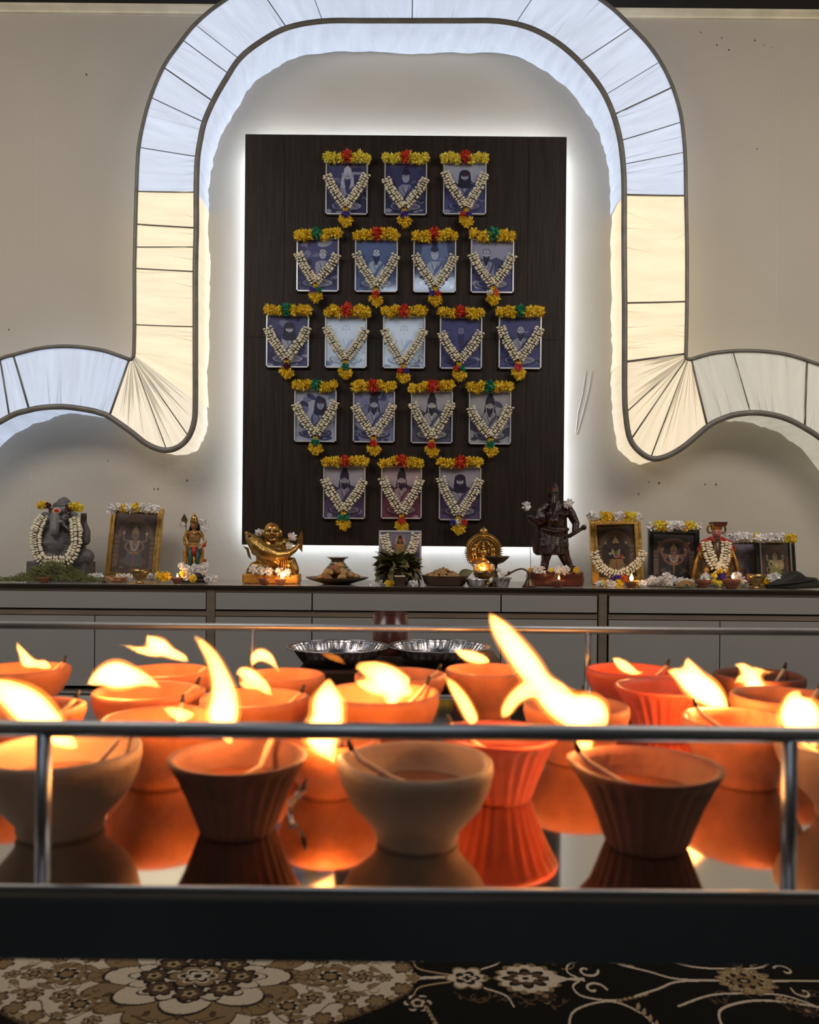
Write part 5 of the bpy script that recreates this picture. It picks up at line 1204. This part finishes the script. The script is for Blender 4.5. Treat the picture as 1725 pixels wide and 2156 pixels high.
for u, v, r in ((-38, 30, 11), (-24, 27, 10), (-8, 26, 9), (14, 26, 10), (30, 24, 9)):
    tag(flower('white', F.p(u, 36, v), r*F.s*1.1, None, 'loose_flower'), 'white bloom lying on the gold plinth of the laughing monk', 'flower', 'blooms on the gold plinth')
small_lamp(556, 2.86, 26, 'small clay lamp left of the gold plinth centre, unlit', lit=False)
small_lamp(591, 2.86, 25, 'small clay lamp at the gold plinth with a leaning flame', mt='clay', lean=.8, fl=1.0, power=.35)
small_lamp(373, 2.88, 25, 'small dark clay lamp in front of the gilt statuette', fl=.55, power=.12)

# --- dish of sweets with a brass pot behind
F = PX(710, 2.96)
t = thing('serving_plate', F.o, 'wide dark metal plate heaped with brown sweets, left of the leafy pot', 'plate')
link('plate_dish', MB().lathe([(0, 0), (28*F.s, 0), (34*F.s, 2*F.s), (58*F.s, 9*F.s), (66*F.s, 13*F.s), (66*F.s, 14.5*F.s), (56*F.s, 11*F.s), (32*F.s, 4*F.s), (0, 3*F.s)], (0, 0, 0), 48).mesh('plate_dish', M['brass_dark'], True), t)
rs = random.Random(4)
for i in range(34):
    a = rs.uniform(0, 2*PI); q = rs.random()**.6; u = 42*q*math.cos(a); d = 24*q*math.sin(a); v = 12+(1-q)*26+rs.uniform(-2, 2)
    b = MB(); rr = rs.uniform(8, 12)
    for k in range(3): b.ell((rs.uniform(-3, 3)*F.s, rs.uniform(-3, 3)*F.s, rs.uniform(-2, 2)*F.s), F.r(rr*rs.uniform(.7, 1), rr*rs.uniform(.6, .9), rr*rs.uniform(.45, .7)), (rs.uniform(-.4, .4), rs.uniform(-.4, .4), rs.uniform(0, 3)), 10, 6)
    o = link('sweet', b.mesh('sweet', M['sweet'] if u < 5 and rs.random() < .75 else M['sweet2'], True)); o.location = F.p(u, d, v)
    tag(o, 'lumpy brown sweet in the heap on the dark plate', 'sweet', 'sweets heaped on the dark plate')
F = PX(711, 3.10)
t = thing('brass_pot', F.o, 'patterned metal pot with a flared white rim, behind the heap of sweets', 'pot')
link('pot_body', MB().lathe([(0, 0), (20*F.s, 0), (30*F.s, 12*F.s), (28*F.s, 26*F.s), (17*F.s, 38*F.s), (13*F.s, 44*F.s), (15*F.s, 48*F.s), (21*F.s, 51*F.s), (19*F.s, 51*F.s), (11*F.s, 46*F.s), (0, 46*F.s)], (0, 0, 0), 36).mesh('pot_body', M['brass_dark'], True), t)
link('rim', MB().lathe([(15*F.s, 49*F.s), (22*F.s, 51.5*F.s), (22*F.s, 53*F.s), (14*F.s, 52*F.s)], (0, 0, 0), 36, closed=True).mesh('rim', M['silver'], True), t)
for v, r in ((40, 15.5), (34, 20.5), (28, 26)):
    link('band', MB().tube([(r*F.s*math.cos(a), r*F.s*math.sin(a), v*F.s) for a in np.linspace(0, 2*PI, 25)], 1.1*F.s, 6).mesh('band', M['silver'], True), t)

# --- leafy pot at the centre
F = PX(838, 2.94)
t = thing('leafy_pot', F.o, 'bunch of dull green leaves bursting from a dark pot at the centre of the worktop', 'plant')
link('pot', MB().lathe([(0, 0), (20*F.s, 0), (26*F.s, 6*F.s), (33*F.s, 22*F.s), (30*F.s, 36*F.s), (20*F.s, 42*F.s), (22*F.s, 47*F.s), (18*F.s, 47*F.s), (14*F.s, 40*F.s), (0, 38*F.s)], (0, 0, 0), 32).mesh('pot', M['brass_dark'], True), t)
def leaf_mesh(L, wd, m, bend=.3):
    b = MB(); rows = []
    for i in range(7):
        k = i/6; w_ = wd*math.sin(PI*min(1, k*1.0+.02))**.8*(1-.35*k)+.0002; x = L*k; z = -bend*L*k*k
        rows.append([(x, -w_, z+w_*.35), (x, 0, z), (x, w_, z+w_*.35)])
    b.grid(rows); return b.mesh('leaf', m, True)
LM = [leaf_mesh(30*F.s, 11*F.s, M['leaf']), leaf_mesh(34*F.s, 12*F.s, M['leaf2'], .45), leaf_mesh(28*F.s, 13*F.s, M['leaf'], .2)]
for i in range(120):
    a = rs.uniform(0, 2*PI); el = rs.uniform(-.75, 1.2); q = rs.uniform(12, 26)
    o = link('leaf', rs.choice(LM), t)
    o.location = (q*math.cos(a)*F.s*1.15, q*math.sin(a)*.8*F.s, (40+rs.uniform(-18, 8)+max(0, el)*5)*F.s); o.rotation_euler = Euler((rs.uniform(-.8, .8), -el, a))
    o.rotation_mode = 'XYZ'
F3 = PX(842, 2.84); t = thing('small_box', F3.o, 'small black box with a silver lid in front of the leafy pot', 'box')
b = MB(); bx(b, F3, -11, 11, -8, 8, 0, 20); b.build('box_body', M['black_frame'], t); b = MB(); bx(b, F3, -11.5, 11.5, -8.5, 8.5, 20, 22.5); b.build('lid', M['silver'], t)
for px_, c_ in ((783, 'white'), (868, 'white'), (818, 'yellow'), (826, 'yellow'), (874, 'white')):
    bloom(c_, px_, 1229, 2.86, 8, '%s bloom lying at the foot of the leafy pot' % c_)

# --- pan of nuts
F = PX(937, 2.93)
t = thing('shallow_pan', F.o, 'shallow brown pan heaped with nuts, right of the leafy pot', 'pan')
link('pan_body', MB().lathe([(0, 0), (38*F.s, 0), (42*F.s, 2*F.s), (50*F.s, 20*F.s), (51*F.s, 21*F.s), (47*F.s, 20*F.s), (39*F.s, 5*F.s), (0, 4*F.s)], (0, 0, 0), 48).mesh('pan_body', M['ash_bowl'], True), t)
b = MB()
for i in range(260):
    a = rs.uniform(0, 2*PI); q = math.sqrt(rs.random()); v = 15+24*(1-q)**.8*(1 if i > 0 else 1)*.8+rs.uniform(-1, 2)
    b.ell(F.p(40*q*math.cos(a)-4, 30*q*math.sin(a), v), F.r(4.2, 3, 2.6), (rs.random(), rs.random(), rs.uniform(0, 3)), 7, 5)
tag(b.build('nuts', M['sweet2'], None, True), 'heap of pale brown nuts filling the shallow brown pan', 'nuts', kind='stuff')
tag(link('leaf_wedge', leaf_mesh(34*F.s, 12*F.s, M['leaf2'], .15)), 'folded green leaf sticking up at the right side of the nut pan', 'leaf')
o = bpy.data.objects['leaf_wedge']; o.location = F.p(28, 8, 18); o.rotation_euler = (1.2, -.45, 0)

# --- round brass lamp plate
F = PX(1018, 3.05)
g = thing('brass_goddess_lamp', F.o, 'round brass goddess lamp with beaded rim and small flame, right of the nut pan', 'lamp')
CV = 68; R = 34
b = MB(); b.prism([(F.p(R*math.cos(a), 0, 0).x, F.p(0, 0, CV+R*math.sin(a)).z) for a in np.linspace(-.70, PI+.70, 40)], F.p(0, 3, 0).y, F.p(0, 0, 0).y); b.build('arched_plate', M['brass'], g)
for rr, th in ((R, 2.2), (R-5, 1.2)):
    b = MB(); b.tube([F.p(rr*math.cos(a), 4, CV+rr*math.sin(a)) for a in np.linspace(-.70, PI+.70, 40)], th*F.s, 8); b.build('rim_ring', M['gold_statue'], g, True)
for i in range(40):
    a = -.66+(PI+1.32)*i/39
    if abs(a-PI/2) < .14: continue
    b = MB(); cap(b, F, [((R+1)*math.cos(a), 2, CV+(R+1)*math.sin(a), 1.7), ((R+5)*math.cos(a), 2, CV+(R+5)*math.sin(a), 1.3)], 6); b.build('rim_bead', M['gold_statue'], g, True)
b = MB(); ell(b, F, 0, 2, CV+R+8, 9, 4, 8); cap(b, F, [(0, 2, CV+R+14, 3), (0, 2, CV+R+18, 1)]); ell(b, F, 0, 5, CV+R+8, 5, 3, 4); b.build('finial', M['gold_statue'], g, True)
b = MB()   # relief: seated goddess between two elephants
ell(b, F, 0, 5, CV-4, 8, 4, 9); ell(b, F, 0, 6, CV+10, 4.5, 4, 5); cap(b, F, [(0, 6, CV+14, 3), (0, 6, CV+20, 1)]); cap(b, F, [(-12, 6, CV-14, 3), (12, 6, CV-14, 3)])
for s in (-1, 1):
    cap(b, F, [(s*6, 6, CV+2, 2), (s*11, 6, CV-2, 2), (s*10, 6, CV+8, 1.6)]); ell(b, F, s*20, 5, CV+1, 6, 3, 8); ell(b, F, s*16, 6, CV+12, 4.5, 3, 4.5); cap(b, F, [(s*14, 7, CV+14, 1.6), (s*9, 7, CV+20, 1.4), (s*5, 7, CV+22, 1.2)]); cap(b, F, [(s*23, 5, CV-4, 2.4), (s*22, 5, CV-14, 2)]); cap(b, F, [(s*17, 5, CV-4, 2.2), (s*16, 5, CV-14, 2)])
b.build('relief', M['gold_statue'], g, True)
b = MB()
for s in (-1, 1): cap(b, F, [(s*26, 2, CV-24, 2.6), (s*19, 2, CV-32, 2.2), (s*18, 3, 28, 3)])
bx(b, F, -28, 28, 0, 4, CV-26, CV-21); b.build('support', M['brass'], g, True)
b = MB(); bx(b, F, -15, 15, -4, -2, 28, 46); b.build('back_panel', M['gold_statue'], g)
b = MB()
for i in range(14): ell(b, F, rs.uniform(-13, 13), -1, rs.uniform(30, 44), 3, 1.4, 2)
b.build('panel_relief', M['gold_statue'], g, True)
link('oil_bowl', MB().lathe([(0, 14*F.s), (18*F.s, 14*F.s), (23*F.s, 22*F.s), (24*F.s, 29*F.s), (22*F.s, 29*F.s), (16*F.s, 20*F.s), (0, 19*F.s)], (0, -12*F.s, 0), 32).mesh('oil_bowl', M['brass'], True), g)
link('foot', MB().lathe([(0, 0), (22*F.s, 0), (20*F.s, 4*F.s), (12*F.s, 8*F.s), (12*F.s, 14*F.s), (0, 14*F.s)], (0, -12*F.s, 0), 32).mesh('foot', M['brass'], True), g)
f = thing('small_flame', F.p(1, 18, 29), 'small flame glowing in the round brass goddess lamp', 'flame', 'flames of the small lamps')
q = F.s*.6
link('flame_tongue', MB().tube([(0, 0, 0), (0, 0, 3*q), (0, 0, 7*q), (0, 0, 12*q), (q, 0, 17*q)], [1.2*q, 4.4*q, 5*q, 3*q, .3*q], 10).mesh('flame_tongue', M['flame_small'], True), f)
lamp('flame_light', 'POINT', (0, -.004, .009), .28, (1, .40, .12), size=.003, parent=f)
# fluted silver dishes, standing lamp, curved handle, bell
foil = foil_pan(1003, 2.88, 26*2.88/FPX, 14*2.88/FPX, CTOP+.0006, 'small fluted silver dish in front of the round brass lamp', 'fluted_dish', 'small fluted dishes', n=16)
foil = foil_pan(1056, 2.87, 20*2.87/FPX, 18*2.87/FPX, CTOP+.0006, 'small fluted silver cup left of the bell', 'fluted_dish', 'small fluted dishes', n=12)
F = PX(1044, 2.90)
t = thing('stem_lamp', F.o, 'dark bronze stemmed oil lamp with a wide shallow bowl, before the brass goddess lamp', 'lamp')
link('bowl', MB().lathe([(0, 46*F.s), (5*F.s, 46*F.s), (15*F.s, 50*F.s), (24*F.s, 59*F.s), (27*F.s, 63*F.s), (25*F.s, 63*F.s), (14*F.s, 55*F.s), (0, 52*F.s)], (0, 0, 0), 36, lambda a, k, r: 1+.10*math.exp(-(((a+PI) % (2*PI)-PI)/.4)**2)).mesh('bowl', M['brass_dark'], True), t)
link('stem', MB().lathe([(17*F.s, 0), (16*F.s, 3*F.s), (8*F.s, 9*F.s), (6*F.s, 18*F.s), (3.6*F.s, 26*F.s), (4.5*F.s, 30*F.s), (3.2*F.s, 36*F.s), (3.5*F.s, 44*F.s), (6*F.s, 47*F.s), (0, 47*F.s)], (0, 0, 0), 28).mesh('stem', M['brass_dark'], True), t)
tag(flower('white', at(1050, 1200, 2.85), .010, None, 'loose_flower'), 'tiny white bloom on the stem of the dark bronze lamp', 'flower'); tag(flower('white', at(1059, 1210, 2.85), .010, None, 'loose_flower'), 'tiny white bloom on the rim of the fluted silver cup', 'flower')
F = PX(1114, 2.86)
t = thing('hand_bell', F.o, 'small bronze hand bell with a long curved handle, left of the red wood base', 'bell')
link('bell_body', MB().lathe([(15*F.s, 0), (12*F.s, 4*F.s), (8*F.s, 12*F.s), (6*F.s, 17*F.s), (3*F.s, 20*F.s), (0, 20*F.s)], (0, 0, 0), 28).mesh('bell_body', M['brass_dark'], True), t)
MB().tube([F.p(*q) for q in crom([(0, 0, 18), (-1, 0, 28), (-5, 0, 34), (-16, 0, 38), (-30, 2, 34), (-44, 4, 26), (-54, 5, 22)], 5)], 1.9*F.s, 8).build('handle', M['brass_dark'], t, True)
MB().ell(F.p(-42, 4, 29), F.r(4, 3, 4)).build('handle_knob', M['brass_dark'], t, True)
MB().tube([at(1116, 1135, 2.99), at(1118, 1205, 2.95)], .0011, 6).build('stick', M['char'], tag(thing('incense_stick', at(1118, 1207, 2.95), 'thin dark incense stick standing by the left end of the red wood base', 'incense'),))

# --- dark carved warrior
F = PX(1168, 2.99)
g = thing('wooden_warrior', F.o, 'tall dark carved wooden bearded warrior in armour on a red wood base', 'statue')
b = MB(); bx(b, F, -56, 56, -22, 26, 0, 30); ell(b, F, -30, 22, 22, 28, 10, 10); ell(b, F, 30, 20, 24, 28, 12, 9); ell(b, F, 50, 8, 14, 12, 20, 14); ell(b, F, -50, 8, 20, 10, 18, 12); b.solid('base', M['redwood'], g, voxel=.004, smooth=3)
b = MB()
cap(b, F, [(-16, 2, 76, 14), (-20, 4, 52, 9), (-22, 6, 38, 9)]); cap(b, F, [(-22, 6, 36, 8), (-26, 22, 35, 6)])
cap(b, F, [(14, 2, 78, 15), (22, 4, 56, 11), (30, 6, 40, 9)]); cap(b, F, [(30, 6, 36, 8), (42, 14, 35, 7)])
b.lathe([(27*F.s, 0), (30*F.s, 4*F.s), (27*F.s, 22*F.s), (22*F.s, 42*F.s), (0, 46*F.s)], F.p(-4, 0, 64), 24, lambda a, k, r: 1+.08*math.sin(a*9+k*4))
cap(b, F, [(-4, -4, 100, 27), (0, -2, 125, 26), (0, -2, 150, 24), (-2, -2, 164, 17)]); ell(b, F, -20, 0, 166, 17, 14, 12); ell(b, F, 18, 0, 166, 17, 14, 12)
cap(b, F, [(-20, 2, 164, 12), (-38, 8, 152, 11), (-42, 12, 136, 12), (-52, 20, 142, 8)]); ell(b, F, -34, 10, 140, 20, 12, 16)
cap(b, F, [(22, 0, 164, 12), (34, 2, 150, 10), (44, 6, 130, 8), (42, 12, 114, 7)])
cap(b, F, [(-2, 0, 176, 9), (-2, 4, 186, 8)]); ell(b, F, -3, 6, 194, 10, 11, 12); ell(b, F, -3, 0, 204, 10, 9, 9); ell(b, F, -3, 0, 212, 5, 5, 4); ell(b, F, -12, -4, 196, 6, 6, 12)
cap(b, F, [(-3, 14, 186, 6), (-4, 18, 172, 7), (-6, 20, 158, 4), (-8, 20, 148, 1.5)])
for k in range(7): cap(b, F, [(-24+k*8, 18-abs(k-3)*2, 120, 2.5), (-28+k*9, 24-abs(k-3)*2, 82, 3.5)])
cap(b, F, [(-28, 12, 118, 4), (0, 26, 112, 4.5), (26, 12, 118, 4)]); cap(b, F, [(-30, 6, 150, 4), (-4, 24, 134, 4), (24, 10, 150, 4)])
ell(b, F, 0, 22, 134, 9, 6, 9); ell(b, F, -12, 20, 148, 8, 5, 8); ell(b, F, 12, 20, 148, 8, 5, 8)
cap(b, F, [(-24, -12, 150, 14), (-32, -14, 110, 16), (-34, -12, 76, 14)])
b.solid('body', M['darkwood'], g, voxel=.0028, smooth=1)
b = MB(); cap(b, F, [(30, 16, 104, 4.5), (44, 16, 112, 4), (56, 16, 120, 4)]); ell(b, F, 60, 16, 122, 6, 5, 6); b.build('sword_hilt', M['darkwood'], g, True)
b = MB(); ell(b, F, -3, 15.5, 202, 2.2, 1.5, 2); b.build('forehead_mark', M['tilak_red'], g, True)
for u in (-7, 1):
    b = MB(); ell(b, F, u, 16.2, 196, 1.8, 1, 1); b.build('eye', M['char'], g, True)
for px_, py_, w_ in ((1109, 1065, 'in the raised left hand of the dark wooden warrior'), (1198, 1060, 'on the right shoulder of the dark wooden warrior')):
    tag(flower('white', at(px_, py_, 2.93), .021, None, 'tucked_flower'), 'white bloom tucked '+w_, 'flower')
for px_, c_, r in ((1128, 'white', 11), (1140, 'white', 11), (1176, 'white', 11), (1190, 'white', 12), (1117, 'yellow', 6), (1160, 'lemon', 6), (1214, 'yellow', 8)):
    tag(flower(c_, at(px_, 1200, 2.93), r*.0018, None, 'loose_flower'), '%s bloom lying on the red wood base at the warrior feet' % ('yellow' if c_ == 'lemon' else c_), 'flower', 'blooms on the red wood base')
small_lamp(1175, 2.86, 30, 'dark clay lamp with a tiny flame before the red wood base', fl=.6, power=.10)

# --- robed figure with a flat-topped hat
F = PX(1508, 3.06)
g = thing('robed_figure', F.o, 'seated robed figure in black, gold and red with a flat-topped red hat', 'statue')
b = MB()
b.lathe([(50*F.s, 0), (50*F.s, 8*F.s), (46*F.s, 35*F.s), (38*F.s, 62*F.s), (26*F.s, 82*F.s), (14*F.s, 92*F.s), (0, 96*F.s)], F.p(0, 0, 8), 30, lambda a, k, r: (1-.38*abs(math.sin(a)))*(1+.03*math.sin(a*11)))
ell(b, F, -20, 26, 20, 20, 14, 16); ell(b, F, 20, 26, 20, 20, 14, 16)
b.solid('robe', M['black_robe'], g, voxel=.0032, smooth=1)
for s in (-1, 1):
    b = MB(); cap(b, F, [(s*10, 14, 98, 6), (s*26, 16, 90, 7), (s*36, 16, 76, 5)]); b.build('red_shoulder', M['red_cloth'], g, True)
    b = MB(); cap(b, F, [(s*30, 20, 82, 3), (s*42, 22, 50, 3.5), (s*48, 24, 16, 4)]); b.build('gold_border', M['gold_cloth'], g, True)
    b = MB(); ell(b, F, s*28, 28, 66, 8, 4, 8); b.build('dragon_roundel', M['gold_cloth'], g, True)
    b = MB(); ell(b, F, s*28, 31, 66, 4, 3, 4); b.build('roundel_centre', M['black_robe'], g, True)
    b = MB(); cap(b, F, [(s*12, 30, 44, 5), (s*20, 36, 34, 6), (s*22, 38, 24, 4)]); b.build('sleeve_trim', M['gold_cloth'], g, True)
b = MB(); cap(b, F, [(-16, 40, 20, 3), (0, 42, 18, 3), (16, 40, 20, 3)]); b.build('hem_band', M['blue_paint'], g, True)
b = MB(); cap(b, F, [(0, 24, 96, 8), (0, 28, 86, 9), (0, 32, 66, 11), (0, 34, 54, 8)]); b.build('breast_panel', M['brass_dark'], g, True)
b = MB(); cap(b, F, [(-10, 22, 98, 5), (0, 28, 90, 7), (10, 22, 98, 5)]); b.build('red_collar', M['red_cloth'], g, True)
b = MB(); ell(b, F, 0, 10, 112, 9.5, 10, 12); ell(b, F, 0, 19, 110, 2, 3, 3); b.solid('face', M['skin_pink'], g, voxel=.0015)
for u in (-4, 4):
    b = MB(); ell(b, F, u, 19.4, 114, 2, .8, .9); b.build('eye', M['char'], g, True)
b = MB(); cap(b, F, [(-3, 19.6, 105, .8), (3, 19.6, 105, .8)]); b.build('lips', M['red_cloth'], g, True)
b = MB(); b.lathe([(11*F.s, 0), (12*F.s, 8*F.s), (12*F.s, 12*F.s), (0, 12*F.s)], F.p(0, 8, 118), 20); b.build('hat_band', M['gold_cloth'], g, True)
b = MB(); b.prism([(F.p(u, 0, 0).x, F.p(0, 0, v).z) for u, v in ((-12, 126), (-14, 134), (14, 134), (12, 126))], F.p(0, 24, 0).y, F.p(0, -6, 0).y); b.build('hat_board', M['redwood'], g)
for s in (-1, 1):
    b = MB(); b.tube([F.p(s*(14+5*math.cos(a)), 10, 119+8*math.sin(a)) for a in np.linspace(-2.2, 2.2, 10)], 2.2*F.s, 8); b.build('hat_scroll', M['brass'], g, True)
t = thing('jasmine_garland', F.p(0, 30, 90), 'jasmine garland hanging in a V on the robed figure with red hat', 'garland', 'looped jasmine garlands')
P = crom([(-22, 30, 92), (-16, 36, 72), (-8, 42, 52), (4, 46, 36), (14, 44, 44), (18, 38, 62), (20, 30, 90)], 6)
buds([F.p(*q) for q in P], .029, .0098, .0078, t, depth=.25)
flower('purple', F.p(12, 52, 22), .018, t); flower('yellow', F.p(8, 50, 33), .015, t)
for u, v in ((-4, 12), (-4, 24), (6, 8)): tag(flower('lemon', F.p(u, 60, v), .014, None, 'loose_flower'), 'yellow bloom before the robed figure with red hat', 'flower', 'yellow blooms before the robed figure')

# --- loose blooms and offerings along the worktop
for x in (192, 200, 210): bloom('white', x, 1214, 2.98, 8, 'white bloom between the stone figure and the left gold frame')
for x in (250, 262, 272, 318, 328): bloom('white', x, 1216, 2.94, 9, 'white bloom at the foot of the left gold frame')
for x in (338, 349): bloom('yellow', x, 1214, 2.92, 11, 'yellow bloom between the brass cup and the small lit lamp')
for x, y in ((392, 1214), (400, 1206), (438, 1216), (448, 1218), (420, 1196), (431, 1192), (428, 1202), (384, 1192), (396, 1198), (410, 1196)): bloom('white', x, y, 2.90, 9.5, 'white bloom piled round the base of the gilt statuette')
bloom('yellow', 406, 1218, 2.88, 9, 'yellow bloom before the base of the gilt statuette'); bloom('yellow', 386, 1208, 2.90, 8, 'yellow bloom behind the small lit lamp by the statuette')
rp = random.Random(6)
for i in range(34):
    x = rp.uniform(1364, 1468); bloom('white', x, 1228-rp.random()*16*math.exp(-((x-1398)/36)**2), rp.uniform(2.88, 3.0), 8.5, 'white bloom in the long drift before the black frame')
for x, c_ in ((1262, 'white'), (1272, 'yellow'), (1282, 'white'), (1290, 'white'), (1345, 'white'), (1338, 'yellow'), (1354, 'white'), (1268, 'white')): bloom(c_, x, 1230, 2.90, 9, '%s bloom lying at the foot of the right gold frame' % c_)
for x, c_, y in ((1548, 'yellow', 1228), (1560, 'white', 1222), (1566, 'white', 1230), (1552, 'white', 1212), (1606, 'yellow', 1222), (1616, 'yellow', 1230), (1622, 'white', 1218), (1634, 'white', 1214), (1478, 'white', 1226), (1486, 'white', 1216)): bloom(c_, x, y, 2.93, 10, '%s bloom around the brass cup at the right end' % c_)
for x in (225, 240, 252):
    F = PX(x, 2.93); b = MB(); ell(b, F, 0, 0, 5, 13, 8, 5, (0, rp.uniform(-.3, .3), rp.uniform(0, 1))); ell(b, F, 5, 3, 9, 10, 6, 3, (0, rp.uniform(-.4, .4), 0))
    tag(b.build('folded_wafer', M['orange_piece'], None, True), 'orange brown crumpled offering lying before the left gold frame', 'offering', 'orange brown offerings')
def brass_cup(px_, Y, wpx, h, words):
    F = PX(px_, Y); R = wpx/2; t = thing('brass_cup', F.o, words, 'cup', 'small brass footed cups')
    link('cup_body', MB().lathe([(q*F.s, v*F.s) for q, v in ((0, 0), (R*.48, 0), (R*.40, h*.1), (R*.22, h*.2), (R*.62, h*.38), (R*.9, h*.7), (R*1.02, h), (R*.94, h), (R*.8, h*.7), (R*.4, h*.42), (0, h*.4))], (0, 0, 0), 32).mesh('cup_body', M['brass'], True), t)
brass_cup(294, 2.88, 37, 30, 'small footed brass cup before the leaning left gold frame')
brass_cup(1592, 2.88, 38, 31, 'small footed brass cup before the far right frames')
small_lamp(1328, 2.87, 26, 'small dark clay lamp with an upright flame before the right gold frame', fl=1.0, power=.14)
small_lamp(1540, 2.87, 38, 'wide dark clay lamp with a round flame before the robed figure', fl=.75, power=.12)
small_lamp(1480, 2.93, 34, 'unlit dark lamp left of the robed figure', lit=False)
F = PX(1440, 2.87)
t = thing('bead_loop', F.o, 'tan bead string curled on the worktop before the black frame', 'beads'); 
for k in range(3):
    MB().tube([F.p(4+(18-k*5)*math.cos(a), (9-k*2)*math.sin(a)*.5+k*2, 3+(13-k*3)*max(0, math.sin(a))) for a in np.linspace(-.2, PI+.2, 20)], 2*F.s, 6).build('strand', M['sweet2'], t, True)
b = MB()
for k in range(10): b.ell(F.p(-36+k*6, 4+rp.uniform(-3, 3), 3), F.r(9, 5, 2), (0, rp.uniform(-.2, .2), rp.uniform(-.5, .5)), 8, 5)
tag(b.build('dark_leaves', M['leaf'], None, True), 'flat dark leaves lying left of the tan bead string', 'leaves', kind='stuff')
# black folded bag at the right end
F = PX(1668, 2.90)
b = MB(); t = thing('black_bag', F.o, 'black folded cloth bag lying at the right end of the worktop', 'bag')
prof = [(-52, 2), (-50, 8), (-30, 16), (-8, 26), (4, 38), (12, 34), (22, 26), (44, 24), (49, 18), (50, 2), (0, 0.5)]
b.prism([(F.p(u, 0, 0).x, F.p(0, 0, v).z) for u, v in prof], F.p(0, 18, 0).y, F.p(0, -20, 0).y); b.solid('bag_body', M['black_cloth'], t, voxel=.004, smooth=3)
b = MB(); cap(b, F, [(-48, 20, 8, 1.6), (-10, 21, 12, 1.8), (20, 20, 16, 1.6), (46, 19, 20, 1.4)]); b.build('seam_fold', M['black_cloth'], t, True)
